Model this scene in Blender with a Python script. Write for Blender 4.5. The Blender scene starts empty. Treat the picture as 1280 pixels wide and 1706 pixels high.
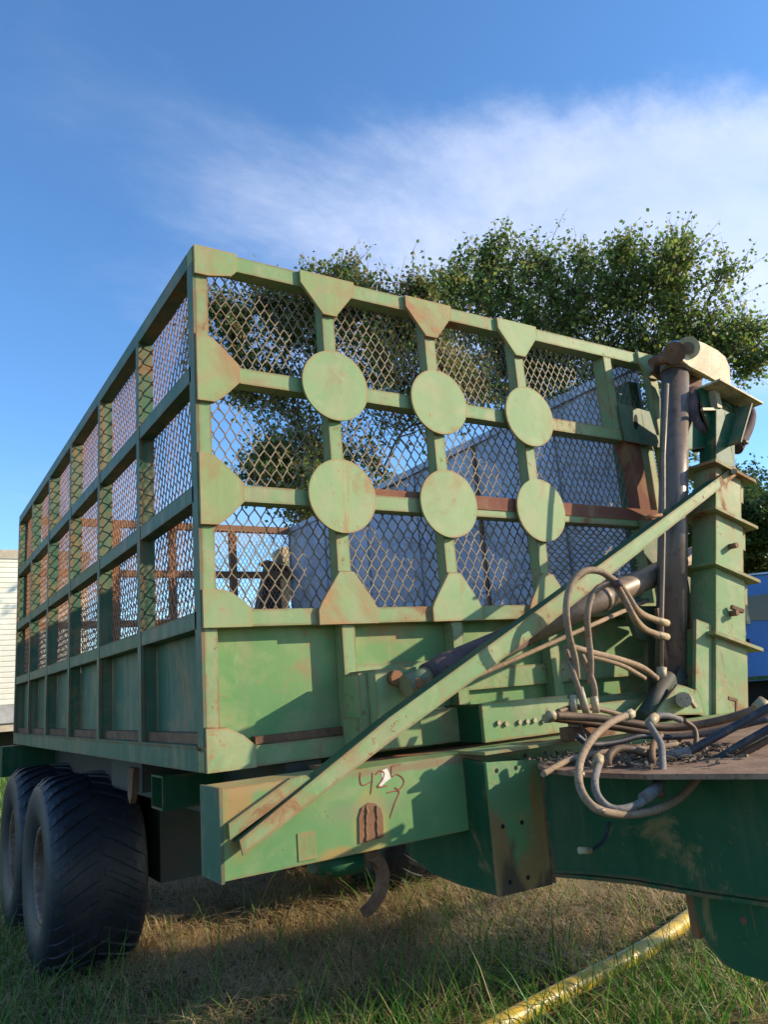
import bpy, math, random
import numpy as np
from mathutils import Vector, Matrix

random.seed(7); np.random.seed(7)
SC = bpy.context.scene
COL = SC.collection
R = math.radians

# ------------------------------------------------------------------ camera
cam = bpy.data.cameras.new('camera'); co = bpy.data.objects.new('camera', cam); COL.objects.link(co)
cr = Vector((0.84600630, -0.52764583, -0.07657166)); cu = Vector((-0.05239898, -0.22520144, 0.97290218)); cf = Vector((0.53059183, 0.81906910, 0.21816994))
mw = Matrix.Identity(4)
for i in range(3):
    mw[i][0] = cr[i]; mw[i][1] = cu[i]; mw[i][2] = -cf[i]
mw[0][3], mw[1][3], mw[2][3] = -1.0160, -2.9419, 1.7205
co.matrix_world = mw
cam.sensor_fit = 'VERTICAL'; cam.sensor_height = 36; cam.lens = 36 * 1285.27 / 1706
cam.clip_start = .05; cam.clip_end = 3000
SC.camera = co

# ------------------------------------------------------------------ sky and sun
SUN_AZ, SUN_EL = R(120), R(20.5)       # azimuth from +Y towards +X
world = bpy.data.worlds.new('World'); SC.world = world; world.use_nodes = True
wt = world.node_tree; wn = wt.nodes; wl = wt.links; wn.clear()
wo = wn.new('ShaderNodeOutputWorld'); bg = wn.new('ShaderNodeBackground'); bg.inputs[1].default_value = 0.15
sky = wn.new('ShaderNodeTexSky'); sky.sky_type = 'NISHITA'; sky.sun_disc = False
sky.sun_elevation = SUN_EL; sky.sun_rotation = SUN_AZ; sky.air_density = 1.0; sky.dust_density = 0.35; sky.ozone_density = 4.0; sky.altitude = 500
def wmath(op, a, b=None, c=None, clamp=False):
    n = wn.new('ShaderNodeMath'); n.operation = op; n.use_clamp = clamp
    for i, v in enumerate((a, b, c)):
        if v is None: continue
        if isinstance(v, (int, float)): n.inputs[i].default_value = v
        else: wl.new(v, n.inputs[i])
    return n.outputs[0]
tc = wn.new('ShaderNodeTexCoord'); sp = wn.new('ShaderNodeSeparateXYZ'); wl.new(tc.outputs['Generated'], sp.inputs[0])
zz = wmath('ADD', wmath('MAXIMUM', sp.outputs[2], 0.0), 0.16)
cx = wmath('DIVIDE', sp.outputs[0], zz); cy = wmath('DIVIDE', sp.outputs[1], zz)
cb = wn.new('ShaderNodeCombineXYZ'); wl.new(cx, cb.inputs[0]); wl.new(cy, cb.inputs[1])
mp = wn.new('ShaderNodeMapping'); mp.inputs['Rotation'].default_value = (0, 0, R(-35)); mp.inputs['Scale'].default_value = (0.60, 0.92, 1); mp.inputs['Location'].default_value = (0.3, 0.1, 0)
wl.new(cb.outputs[0], mp.inputs[0])
nz = wn.new('ShaderNodeTexNoise'); nz.inputs['Scale'].default_value = 1.0; nz.inputs['Detail'].default_value = 7; nz.inputs['Roughness'].default_value = .52; nz.inputs['Distortion'].default_value = .35
wl.new(mp.outputs[0], nz.inputs['Vector'])
nz2 = wn.new('ShaderNodeTexNoise'); nz2.inputs['Scale'].default_value = 3.2; nz2.inputs['Detail'].default_value = 9; nz2.inputs['Roughness'].default_value = .66; nz2.inputs['Distortion'].default_value = .15
wl.new(mp.outputs[0], nz2.inputs['Vector'])
# a long bank of thin cloud crossing the sky
def wramp(v, a, b, lo=0., hi=1.):
    m = wn.new('ShaderNodeMapRange'); m.interpolation_type = 'SMOOTHSTEP'; m.inputs['From Min'].default_value = a; m.inputs['From Max'].default_value = b; m.inputs['To Min'].default_value = lo; m.inputs['To Max'].default_value = hi
    wl.new(v, m.inputs['Value']); return m.outputs[0]
warp = wmath('MULTIPLY_ADD', nz2.outputs[0], 0.22, -0.11)
nn = wmath('ADD', wmath('ADD', wmath('MULTIPLY', cx, .526), wmath('MULTIPLY', cy, .85)), warp)
bank = wmath('MULTIPLY', wramp(nn, .86, 1.04), wramp(nn, 1.35, 2.1, 1, 0))
bank = wmath('MULTIPLY', bank, wramp(wmath('ADD', cx, wmath('MULTIPLY', warp, 2.0)), .22, 1.0))
dens = wmath('ADD', wmath('MULTIPLY_ADD', nz2.outputs[0], 0.42, nz.outputs[0]), wmath('MULTIPLY_ADD', bank, .52, -.24))
mr = wn.new('ShaderNodeMapRange'); mr.interpolation_type = 'SMOOTHSTEP'; mr.inputs['From Min'].default_value = .46; mr.inputs['From Max'].default_value = 1.28; mr.inputs['To Max'].default_value = .80
wl.new(dens, mr.inputs['Value'])
mixw = wn.new('ShaderNodeMix'); mixw.data_type = 'RGBA'
hs = wn.new('ShaderNodeHueSaturation'); hs.inputs['Saturation'].default_value = 1.10; hs.inputs['Value'].default_value = 1.28; wl.new(sky.outputs[0], hs.inputs['Color'])
wl.new(mr.outputs[0], mixw.inputs['Factor']); wl.new(hs.outputs[0], mixw.inputs['A']); mixw.inputs['B'].default_value = (4.7, 4.95, 5.8, 1)
wl.new(mixw.outputs['Result'], bg.inputs[0]); wl.new(bg.outputs[0], wo.inputs[0])

sun = bpy.data.lights.new('sun', 'SUN'); sun.energy = 4.6; sun.angle = R(.55); sun.color = (1, .85, .62)
so = bpy.data.objects.new('sun', sun); COL.objects.link(so)
sd = Vector((math.sin(SUN_AZ) * math.cos(SUN_EL), math.cos(SUN_AZ) * math.cos(SUN_EL), math.sin(SUN_EL)))
so.rotation_euler = sd.to_track_quat('Z', 'Y').to_euler(); so.location = (20, -15, 20)
vs = SC.view_settings; vs.view_transform = 'Standard'; vs.look = 'None'; vs.gamma = 1; vs.exposure = 0.65; vs.use_curve_mapping = False
SC.cycles.use_denoising = True; SC.cycles.max_bounces = 6; SC.cycles.diffuse_bounces = 3; SC.cycles.transparent_max_bounces = 8

# ------------------------------------------------------------------ materials
class NT:
    def __init__(s, name):
        s.m = bpy.data.materials.new(name); s.m.use_nodes = True; s.t = s.m.node_tree; s.n = s.t.nodes; s.l = s.t.links
        s.b = s.n['Principled BSDF']; s.pos = None
    def P(s):
        if s.pos is None: s.pos = s.n.new('ShaderNodeNewGeometry').outputs['Position']
        return s.pos
    def noise(s, scale, detail=4, rough=.55, vec=None, stretch=None, dist=0):
        v = vec or s.P()
        if stretch:
            mp = s.n.new('ShaderNodeMapping'); mp.inputs['Scale'].default_value = stretch; s.l.new(v, mp.inputs[0]); v = mp.outputs[0]
        n = s.n.new('ShaderNodeTexNoise'); n.inputs['Scale'].default_value = scale; n.inputs['Detail'].default_value = detail; n.inputs['Roughness'].default_value = rough; n.inputs['Distortion'].default_value = dist
        s.l.new(v, n.inputs['Vector']); return n.outputs[0]
    def ramp(s, f, a, b, lo=0, hi=1):
        m = s.n.new('ShaderNodeMapRange'); m.interpolation_type = 'SMOOTHSTEP'
        m.inputs['From Min'].default_value = a; m.inputs['From Max'].default_value = b; m.inputs['To Min'].default_value = lo; m.inputs['To Max'].default_value = hi
        s.l.new(f, m.inputs['Value']); return m.outputs[0]
    def mix(s, f, a, b):
        m = s.n.new('ShaderNodeMix'); m.data_type = 'RGBA'
        for v, k in ((f, 'Factor'), (a, 'A'), (b, 'B')):
            if isinstance(v, (int, float)): m.inputs[k].default_value = v
            elif isinstance(v, tuple): m.inputs[k].default_value = v + (1,) if len(v) == 3 else v
            else: s.l.new(v, m.inputs[k])
        return m.outputs['Result']
    def math(s, op, a, b=0.0, clamp=False):
        m = s.n.new('ShaderNodeMath'); m.operation = op; m.use_clamp = clamp
        for i, v in enumerate((a, b)):
            if isinstance(v, (int, float)): m.inputs[i].default_value = v
            else: s.l.new(v, m.inputs[i])
        return m.outputs[0]
    def bump(s, h, strength, dist=.01):
        b = s.n.new('ShaderNodeBump'); b.inputs['Strength'].default_value = strength; b.inputs['Distance'].default_value = dist
        s.l.new(h, b.inputs['Height']); s.l.new(b.outputs[0], s.b.inputs['Normal'])
    def out(s, col, rough=.6, metal=0.0, spec=None):
        if isinstance(col, tuple): s.b.inputs['Base Color'].default_value = col + (1,)
        else: s.l.new(col, s.b.inputs['Base Color'])
        if isinstance(rough, (int, float)): s.b.inputs['Roughness'].default_value = rough
        else: s.l.new(rough, s.b.inputs['Roughness'])
        s.b.inputs['Metallic'].default_value = metal
        if spec is not None: s.b.inputs['Specular IOR Level'].default_value = spec
        return s.m
    def edge(s, radius, samples=4):
        bv = s.n.new('ShaderNodeBevel'); bv.samples = samples; bv.inputs['Radius'].default_value = radius
        g = s.n.new('ShaderNodeNewGeometry'); d = s.n.new('ShaderNodeVectorMath'); d.operation = 'DOT_PRODUCT'
        s.l.new(bv.outputs[0], d.inputs[0]); s.l.new(g.outputs['Normal'], d.inputs[1])
        return s.math('SUBTRACT', 1.0, d.outputs['Value'])

def paint(name, c1, c2, c3, rust=.5, speck=.5, rough=.45, dust=.35, rustcol=(.16, .066, .034), patch=None):
    s = NT(name)
    big = s.noise(1.1, 3, .5); mid = s.noise(5.5, 5, .62, dist=.4); fine = s.noise(60, 3, .6); st = s.noise(9, 4, .6, stretch=(1, 1, .12))
    col = s.mix(s.ramp(big, .36, .64), c1, c2)
    col = s.mix(s.ramp(mid, .42, .68, 0, .85), col, c3)
    col = s.mix(s.ramp(st, .48, .72, 0, dust), col, (.24, .205, .12))
    # scuffed lighter chalk
    sc = s.noise(14, 6, .7, stretch=(1, 1, .6)); scr = s.noise(6, 8, .8, stretch=(3.5, 1, .35), dist=1.5); col = s.mix(s.ramp(scr, .62, .66, 0, .45), col, tuple(min(.5, v * 1.5) for v in c3)); col = s.mix(s.ramp(sc, .58, .74, 0, .35), col, tuple(min(.5, v * 1.35 + .01) for v in c3))
    rn = s.noise(2.6, 7, .66, dist=.6)
    rmask = s.ramp(rn, .685 - .115 * rust, .745 - .105 * rust)
    e = s.edge(.020)
    em = s.math('MULTIPLY', s.ramp(e, .006, .06), s.ramp(s.noise(7, 5, .65), .44 - .16 * rust, .58), clamp=True)
    sp1 = s.noise(30, 5, .75); spm = s.math('MULTIPLY', s.ramp(sp1, .68 - .06 * speck, .71 - .05 * speck), s.ramp(s.noise(2.2, 3), .44, .55))
    allr = s.math('MAXIMUM', s.math('MAXIMUM', rmask, em), spm, clamp=True)
    rc = s.mix(s.noise(24, 5, .7), rustcol, (rustcol[0] * 2.1, rustcol[1] * 2.3, rustcol[2] * 2.1))
    runm = s.math('MULTIPLY', s.ramp(s.noise(17, 4, .65, stretch=(1, 1, .07)), .60, .70), s.ramp(s.noise(2.4, 4, .6), .46, .60)); allr = s.math('MAXIMUM', allr, s.math('MULTIPLY', runm, .65), clamp=True)
    # softly stained halo round the rust
    halo = s.ramp(rn, .61 - .13 * rust, .70 - .10 * rust, 0, .6)
    col = s.mix(halo, col, (.30, .19, .085)); col = s.mix(s.math('MULTIPLY', allr, .85), col, rc)
    s.bump(s.math('ADD', s.math('MULTIPLY', s.noise(3, 3, .5), 1.6), s.math('ADD', s.math('MULTIPLY', fine, .1), s.math('MULTIPLY', allr, .12))), .35, .012)
    return s.out(col, s.ramp(allr, 0, 1, rough + .14, .9), 0, .22)

M = {}
M['paint'] = paint('green_paint', (.155, .27, .110), (.225, .31, .140), (.31, .31, .165), .90, 1.3)
M['paint_shaded'] = paint('green_paint_shaded', (.052, .128, .078), (.078, .150, .085), (.14, .17, .10), .55, .9, .42, .85)  # the wagon's green darkened: the left side's shade is put into the colour
M['rail_cream'] = paint('cream_green_paint', (.15, .19, .10), (.20, .21, .11), (.27, .25, .14), .6, .9, .6, .9)  # paler, creamier green for the lower and farther side rails
M['paint_clean'] = paint('green_paint_disc', (.225, .335, .150), (.265, .35, .165), (.34, .35, .185), .62, 1.0, .5, .15, (.27, .115, .055))
M['paint_beam'] = paint('green_paint_beam', (.115, .245, .085), (.165, .285, .105), (.25, .30, .13), .75, 1.4, .42, .4, (.24, .11, .045))
M['paint_worn'] = paint('worn_green_and_rust', (.075, .20, .075), (.10, .23, .08), (.20, .16, .05), 1.05, .9, .6, .5, (.17, .085, .025))
M['paint_deep_shade'] = paint('green_paint_deep_shade', (.010, .070, .030), (.013, .078, .034), (.020, .080, .034), .15, .5, .4, .12)  # near-black green: deep shade of drawbar and mast head put into the colour
M['gusset'] = paint('gusset_paint', (.205, .315, .135), (.255, .33, .155), (.33, .30, .165), 1.0, 1.4, .55, .3, (.26, .135, .07))
M['gusset_rusty'] = paint('rusty_gusset_paint', (.23, .32, .13), (.28, .33, .15), (.33, .28, .15), 1.6, 1.0, .6, .3, (.24, .125, .07))
M['redbrown'] = paint('red_oxide_steel', (.17, .058, .04), (.20, .07, .048), (.24, .11, .06), .6, .5, .7, .3)

def m_worn():
    s = NT('worn_ochre_face'); sx = s.n.new('ShaderNodeSeparateXYZ'); s.l.new(s.P(), sx.inputs[0])
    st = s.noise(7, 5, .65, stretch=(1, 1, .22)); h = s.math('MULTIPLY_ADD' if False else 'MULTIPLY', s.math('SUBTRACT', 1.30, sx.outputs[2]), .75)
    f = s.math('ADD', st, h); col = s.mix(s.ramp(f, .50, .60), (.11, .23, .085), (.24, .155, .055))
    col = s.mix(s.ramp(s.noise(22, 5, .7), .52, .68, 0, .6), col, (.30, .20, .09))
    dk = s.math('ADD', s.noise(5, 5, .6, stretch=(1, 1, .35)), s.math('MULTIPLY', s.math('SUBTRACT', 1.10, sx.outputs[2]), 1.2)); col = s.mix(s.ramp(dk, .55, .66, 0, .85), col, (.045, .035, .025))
    s.bump(s.noise(30, 5, .7), .3, .006); return s.out(col, .65)
M['worn_face'] = m_worn()
def m_beam():
    s = NT('chalked_beam_paint'); sx = s.n.new('ShaderNodeSeparateXYZ'); s.l.new(s.P(), sx.inputs[0]); X, Z = sx.outputs[0], sx.outputs[2]
    big = s.noise(1.6, 4, .55); mid = s.noise(7, 5, .62, dist=.5)
    col = s.mix(s.ramp(big, .38, .62), (.105, .235, .085), (.16, .28, .10)); col = s.mix(s.ramp(mid, .47, .72, 0, .6), col, (.25, .29, .13))
    def blob(cx_, cz_, rx, rz, c, lo=.55, am=.8):
        a = s.math('DIVIDE', s.math('SUBTRACT', X, cx_), rx); b = s.math('DIVIDE', s.math('SUBTRACT', Z, cz_), rz)
        d = s.math('SQRT', s.math('ADD', s.math('MULTIPLY', a, a), s.math('MULTIPLY', b, b))); d = s.math('ADD', d, s.math('MULTIPLY', s.math('SUBTRACT', mid, .5), 1.4))
        return s.mix(s.ramp(d, lo, 1.1, am, 0), col, c)
    col = blob(OVX, OVZ, .085, .13, (.34, .27, .085)); col = blob(-.045, 1.36, .07, .16, (.34, .20, .07), .3, .9); col = blob(.10, 1.43, .30, .028, (.36, .22, .09), .3, .8)
    col = blob(.30, 1.17, .10, .03, (.36, .22, .07), .3, .8); col = blob(.42, 1.30, .22, .05, (.22, .21, .12), .2, .6); col = blob(.75, 1.42, .5, .022, (.24, .14, .08), .4, .8)
    rn = s.noise(3.4, 7, .66, dist=.6); col = s.mix(s.ramp(rn, .62, .70, 0, .7), col, (.24, .14, .06)); sp_ = s.ramp(s.noise(46, 4, .7), .66, .70, 0, .8); col = s.mix(s.math('MULTIPLY', sp_, s.ramp(s.noise(3, 3), .45, .55)), col, (.15, .07, .035))
    e = s.math('MULTIPLY', s.ramp(s.edge(.012), .01, .09), s.ramp(s.noise(8, 5, .65), .38, .55), clamp=True); col = s.mix(e, col, (.24, .12, .05))
    s.bump(s.math('ADD', s.noise(3, 3), s.math('MULTIPLY', s.noise(50, 3), .08)), .3, .01); return s.out(col, .45, 0, .4)
OVX, OVZ = (0.438, 1.251)
M['beam'] = m_beam()
def rusty(name, a, b, c, rough=.8, sc=1.0, metal=0.):
    s = NT(name); n1 = s.noise(6 * sc, 6, .65); n2 = s.noise(45 * sc, 4, .7)
    col = s.mix(s.ramp(n1, .38, .62), a, b); col = s.mix(s.ramp(n2, .5, .68, 0, .7), col, c)
    s.bump(s.math('ADD', n1, s.math('MULTIPLY', n2, .35)), .35, .006)
    return s.out(col, rough, metal, .35)
M['rust'] = rusty('rust', (.13, .06, .032), (.21, .11, .055), (.07, .035, .022))
M['rust_orange'] = rusty('orange_rust', (.26, .11, .045), (.20, .10, .05), (.12, .05, .025))
M['mesh'] = rusty('expanded_metal', (.24, .185, .11), (.16, .105, .065), (.08, .05, .035), .6)
M['mesh_side'] = rusty('expanded_metal_rusty', (.42, .20, .10), (.30, .145, .08), (.15, .07, .04), .6)
M['platform'] = rusty('dusty_platform', (.30, .185, .115), (.20, .115, .07), (.09, .05, .032), .8, 1.0)
M['tube_steel'] = rusty('oily_brown_steel', (.20, .145, .10), (.27, .19, .13), (.12, .085, .06), .45, .7, .1)
M['cyl_dark'] = rusty('dark_cylinder_steel', (.13, .105, .09), (.17, .125, .095), (.09, .06, .045), .34, .6, .1)
M['cream'] = rusty('cream_arm', (.58, .52, .33), (.42, .33, .19), (.24, .15, .08), .65, 1.3)  # pale cream base with browner patches
M['hose'] = rusty('dusty_hose', (.23, .155, .095), (.30, .21, .135), (.08, .055, .035), .8, 1.6)
M['hose_dark'] = rusty('dark_hose', (.020, .024, .036), (.04, .04, .045), (.13, .10, .08), .5, .5)
M['hose_brown'] = rusty('brown_hose', (.10, .055, .03), (.17, .10, .055), (.07, .04, .03), .6, .6)
M['hose_sleeve'] = rusty('grey_hose_sleeve', (.13, .12, .115), (.19, .165, .14), (.06, .05, .045), .75, 1.4)
M['fitting'] = rusty('zinc_fitting', (.42, .35, .23), (.32, .25, .15), (.16, .11, .06), .6, 1.5, .1)
M['boot'] = rusty('cracked_rubber_boot', (.07, .045, .05), (.12, .075, .07), (.03, .02, .02), .8, 1)
M['sludge'] = rusty('greasy_debris', (.16, .11, .07), (.07, .045, .03), (.35, .28, .20), .7, 2)
M['chrome'] = NT('chrome_rod').out((.75,.78,.82), .15, 1.0)
M['black'] = NT('black_hole').out((.006, .006, .006), .9)
M['chassis'] = rusty('dark_chassis_steel', (.030, .045, .035), (.05, .045, .035), (.07, .045, .03), .7, .6)

def m_tyre():
    s = NT('tyre_rubber'); n = s.noise(5, 5, .6); n2 = s.noise(40, 3, .6)
    col = s.mix(s.ramp(n, .4, .7), (.009, .012, .020), (.022, .024, .030)); col = s.mix(s.ramp(n2, .56, .72, 0, .4), col, (.07, .06, .05))
    s.bump(s.math('ADD', n, s.math('MULTIPLY', n2, .3)), .3, .006)
    return s.out(col, .55, 0, .5)
M['tyre'] = m_tyre()
def m_sheet():
    s = NT('galvanised_sheet'); big = s.noise(1.3, 4, .6); st = s.noise(5, 5, .6, stretch=(1, 1, .25)); sm = s.noise(7, 6, .7, dist=1.2)
    col = s.mix(s.ramp(big, .3, .7), (.31, .34, .41), (.43, .465, .54)); col = s.mix(s.ramp(st, .48, .7, 0, .5), col, (.26, .25, .26)); col = s.mix(s.ramp(sm, .60, .74, 0, .5), col, (.22, .15, .11))
    s.bump(s.math('ADD', s.math('MULTIPLY', big, 6.0), s.math('ADD', s.math('MULTIPLY', s.noise(3.4, 5, .6, dist=1.6), 3.0), s.noise(9, 4, .6))), .8, .03)
    return s.out(col, .42, .2, .5)
M['sheet'] = m_sheet()
def flat(name, c, rough=.6, var=.25, sc=8, metal=0.):
    s = NT(name); n = s.noise(sc, 5, .6); d = tuple(x * (1 - var) for x in c)
    s.bump(s.noise(sc * 5, 3), .15, .004)
    return s.out(s.mix(s.ramp(n, .35, .65), c, d), rough, metal)
M['white'] = flat('cream_white_paint', (.80, .78, .66), .5, .12, 3)
M['white_trim'] = flat('beige_trim', (.55, .47, .34), .6, .25, 5)
M['greyband'] = flat('grey_band', (.45, .44, .42), .6, .3, 4)
M['red'] = flat('red_reflector', (.55, .03, .02), .3, .1, 20)
M['blue'] = flat('blue_truck_paint', (.03, .17, .48), .4, .2, 2)
M['blue_panel'] = flat('pale_blue_panel', (.50, .58, .72), .5, .15, 3)
M['glass'] = NT('dark_glass').out((.02, .03, .04), .08)
M['red_post'] = flat('red_orange_paint', (.60, .09, .03), .5, .2, 6)
M['marker'] = flat('red_chalk', (.36, .11, .06), .9, .3, 40)
M['whitepaint'] = flat('white_dab', (.72, .68, .58), .8, .2, 40)
def m_yellow():
    s = NT('worn_yellow_hose'); n = s.noise(9, 5, .65); n2 = s.noise(16, 3, .6, dist=3)
    col = s.mix(s.ramp(n, .35, .62), (.62, .42, .03), (.45, .31, .06)); col = s.mix(s.ramp(n2, .62, .68, 0, .7), col, (.10, .075, .05))
    s.bump(n, .3, .005); return s.out(col, .42)
M['yellow'] = m_yellow()
def m_leaf(name, a, b, c, tr=.3, straw=None):
    s = NT(name); g = s.n.new('ShaderNodeNewGeometry'); rnd = g.outputs['Random Per Island']
    cr_ = s.n.new('ShaderNodeValToRGB'); e = cr_.color_ramp.elements; e[0].color = a + (1,); e[1].color = b + (1,); e[1].position = .62
    x = e.new(.93); x.color = c + (1,); s.l.new(rnd, cr_.inputs[0])
    s.out(cr_.outputs[0], .5, 0, .35)
    t = s.n.new('ShaderNodeBsdfTranslucent'); s.l.new(cr_.outputs[0], t.inputs[0]); mx = s.n.new('ShaderNodeMixShader'); mx.inputs[0].default_value = tr
    o = s.n['Material Output']; s.l.new(s.b.outputs[0], mx.inputs[1]); s.l.new(t.outputs[0], mx.inputs[2]); s.l.new(mx.outputs[0], o.inputs[0])
    return s.m
M['leaf'] = m_leaf('tree_leaves', (.10, .18, .038), (.22, .32, .070), (.30, .27, .07), .52)
M['leaf_dark'] = m_leaf('dark_tree_leaves', (.07, .135, .032), (.17, .24, .055), (.30, .18, .06), .47)
M['leaf_far'] = m_leaf('far_leaves', (.04, .09, .02), (.09, .15, .03), (.12, .15, .04), .3)
M['grass'] = m_leaf('grass_blades', (.035, .14, .018), (.12, .29, .035), (.32, .30, .09), .45)
M['grass_dry'] = m_leaf('dry_straw', (.62, .47, .24), (.72, .57, .33), (.42, .27, .13), .5)
M['bark'] = rusty('bark', (.10, .075, .05), (.06, .045, .03), (.16, .13, .10), .9, .6)
def m_ground():
    s = NT('soil_and_thatch'); n = s.noise(.9, 5, .6); n2 = s.noise(12, 6, .7); n3 = s.noise(.25, 4, .6)
    g = s.mix(s.ramp(n2, .35, .65), (.035, .060, .016), (.075, .115, .03)); d = s.mix(s.ramp(n2, .35, .65), (.12, .08, .045), (.26, .185, .10))
    s.bump(n2, .8, .03); return s.out(s.mix(s.ramp(n, .42, .58), d, g), .95, 0, .1)
M['ground'] = m_ground()

# ------------------------------------------------------------------ mesh helpers
class MB:
    def __init__(s, mat=None): s.v = []; s.f = []; s.m = mat; s.smooth = set()
    def add(s, vs, fs, smooth=False):
        o = len(s.v)
        if not smooth:
            V = [Vector(p) for p in vs]; c = sum(V, Vector()) / len(V); vol = 0
            for f in fs:
                a = V[f[0]] - c
                for i in range(1, len(f) - 1): vol += a.dot((V[f[i]] - c).cross(V[f[i + 1]] - c))
            if vol < 0: fs = [tuple(reversed(f)) for f in fs]
        for p in vs:
            p = Vector(p); s.v.append(tuple(s.m @ p) if s.m else tuple(p))
        for f in fs:
            if smooth: s.smooth.add(len(s.f))
            s.f.append(tuple(i + o for i in f))
        return s
    def box(s, x0, x1, y0, y1, z0, z1):
        vs = [(x, y, z) for x in (x0, x1) for y in (y0, y1) for z in (z0, z1)]
        return s.add(vs, [(0, 1, 3, 2), (4, 6, 7, 5), (0, 4, 5, 1), (2, 3, 7, 6), (0, 2, 6, 4), (1, 5, 7, 3)])
    def prism(s, pts, axis, a, b):
        """outline pts (2D) extruded along axis from a to b"""
        n = len(pts)
        def P(q, t):
            return {'x': (t, q[0], q[1]), 'y': (q[0], t, q[1]), 'z': (q[0], q[1], t)}[axis]
        vs = [P(q, a) for q in pts] + [P(q, b) for q in pts]
        fs = [tuple(range(n)), tuple(range(2 * n - 1, n - 1, -1))] + [(i, i + n, (i + 1) % n + n, (i + 1) % n) for i in range(n)]
        return s.add(vs, fs)
    def bar(s, a, b, w, t, up=(0, 0, 1)):
        """rectangular bar from a to b: w across (perp to up and dir), t along up"""
        a, b = Vector(a), Vector(b); d = (b - a).normalized(); u = Vector(up); u = (u - d * u.dot(d)).normalized(); r = d.cross(u)
        vs = []
        for p in (a, b):
            for i, j in ((-1, -1), (1, -1), (1, 1), (-1, 1)): vs.append(p + r * (i * w / 2) + u * (j * t / 2))
        return s.add(vs, [(3, 2, 1, 0), (4, 5, 6, 7)] + [(i, (i + 1) % 4, (i + 1) % 4 + 4, i + 4) for i in range(4)])
    def tube(s, pts, r, seg=12, caps=True, rs=None):
        pts = [Vector(p) for p in pts]; n = len(pts); ring = []
        d0 = (pts[1] - pts[0]).normalized(); u = d0.orthogonal().normalized()
        for i, p in enumerate(pts):
            d = (pts[min(i + 1, n - 1)] - pts[max(i - 1, 0)]).normalized(); u = (u - d * u.dot(d)).normalized(); w = d.cross(u)
            rr = rs[i] if rs else r
            ring += [p + (u * math.cos(2 * math.pi * k / seg) + w * math.sin(2 * math.pi * k / seg)) * rr for k in range(seg)]
        fs = [(i * seg + k, i * seg + (k + 1) % seg, (i + 1) * seg + (k + 1) % seg, (i + 1) * seg + k) for i in range(n - 1) for k in range(seg)]
        o = len(s.v); s.add(ring, fs, True)
        if caps:
            s.f.append(tuple(o + k for k in range(seg - 1, -1, -1))); s.f.append(tuple(o + (n - 1) * seg + k for k in range(seg)))
        return s
    def lathe(s, prof, seg=48, origin=(0, 0, 0), smooth=True, flip=True):
        """profile (x, r) revolved round an axis along X"""
        ox, oy, oz = origin; n = len(prof); vs = []
        for k in range(seg):
            a = 2 * math.pi * k / seg
            vs += [(ox + x, oy + r * math.cos(a), oz + r * math.sin(a)) for x, r in prof]
        fs = [(k * n + i, k * n + i + 1, ((k + 1) % seg) * n + i + 1, ((k + 1) % seg) * n + i) for k in range(seg) for i in range(n - 1)]
        if flip: fs = [tuple(reversed(f)) for f in fs]
        return s.add(vs, fs, smooth)
    def mesh(s, name, mat):
        me = bpy.data.meshes.new(name); me.from_pydata(s.v, [], s.f); me.materials.append(mat)
        if s.smooth: me.polygons.foreach_set('use_smooth', [i in s.smooth for i in range(len(s.f))])
        me.update(); return me
    def obj(s, name, mat, parent=None):
        o = bpy.data.objects.new(name, s.mesh(name, mat)); COL.objects.link(o)
        if parent: attach(o, parent)
        return o
def wloc(o):
    v = Vector(o.location)
    while o.parent: o = o.parent; v = v + Vector(o.location)
    return v
def attach(o, parent):
    """parent keeps world position (parents here are only translated)"""
    o.parent = parent; o.location = Vector(o.location) - wloc(parent)
def recentre(o):
    """put the origin of a top-level mesh at its own base"""
    n = len(o.data.vertices); a = np.empty(n * 3); o.data.vertices.foreach_get('co', a); a = a.reshape(-1, 3)
    c = np.array([a[:, 0].mean(), a[:, 1].mean(), a[:, 2].min()]); a -= c; o.data.vertices.foreach_set('co', a.ravel()); o.location = c
def tag(o, label=None, cat=None, group=None, kind=None):
    if label: o['label'] = label
    if cat: o['category'] = cat
    if group: o['group'] = group
    if kind: o['kind'] = kind
    return o
def empty(name, loc, label, cat, group=None):
    o = bpy.data.objects.new(name, None); COL.objects.link(o); o.location = loc; o.empty_display_size = .2
    return tag(o, label, cat, group)
def smooth_path(pts, n=8):
    pts = [Vector(p) for p in pts]; P = [pts[0] * 2 - pts[1]] + pts + [pts[-1] * 2 - pts[-2]]; out = []
    for i in range(1, len(P) - 2):
        a, b, c, d = P[i - 1:i + 3]
        for k in range(n):
            t = k / n; out.append(.5 * ((2 * b) + (c - a) * t + (2 * a - 5 * b + 4 * c - d) * t * t + (3 * b - a - 3 * c + d) * t ** 3))
    return out + [pts[-1]]
def big_mesh(name, verts, faces, mat, nper):
    """numpy arrays to a mesh (faces all with nper corners)"""
    me = bpy.data.meshes.new(name); me.vertices.add(len(verts)); me.vertices.foreach_set('co', np.asarray(verts, np.float32).ravel())
    nf = len(faces); me.loops.add(nf * nper); me.loops.foreach_set('vertex_index', np.asarray(faces, np.int32).ravel())
    me.polygons.add(nf); me.polygons.foreach_set('loop_start', np.arange(nf, dtype=np.int32) * nper)
    me.materials.append(mat); me.update(calc_edges=True); me.validate(); return me

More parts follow.
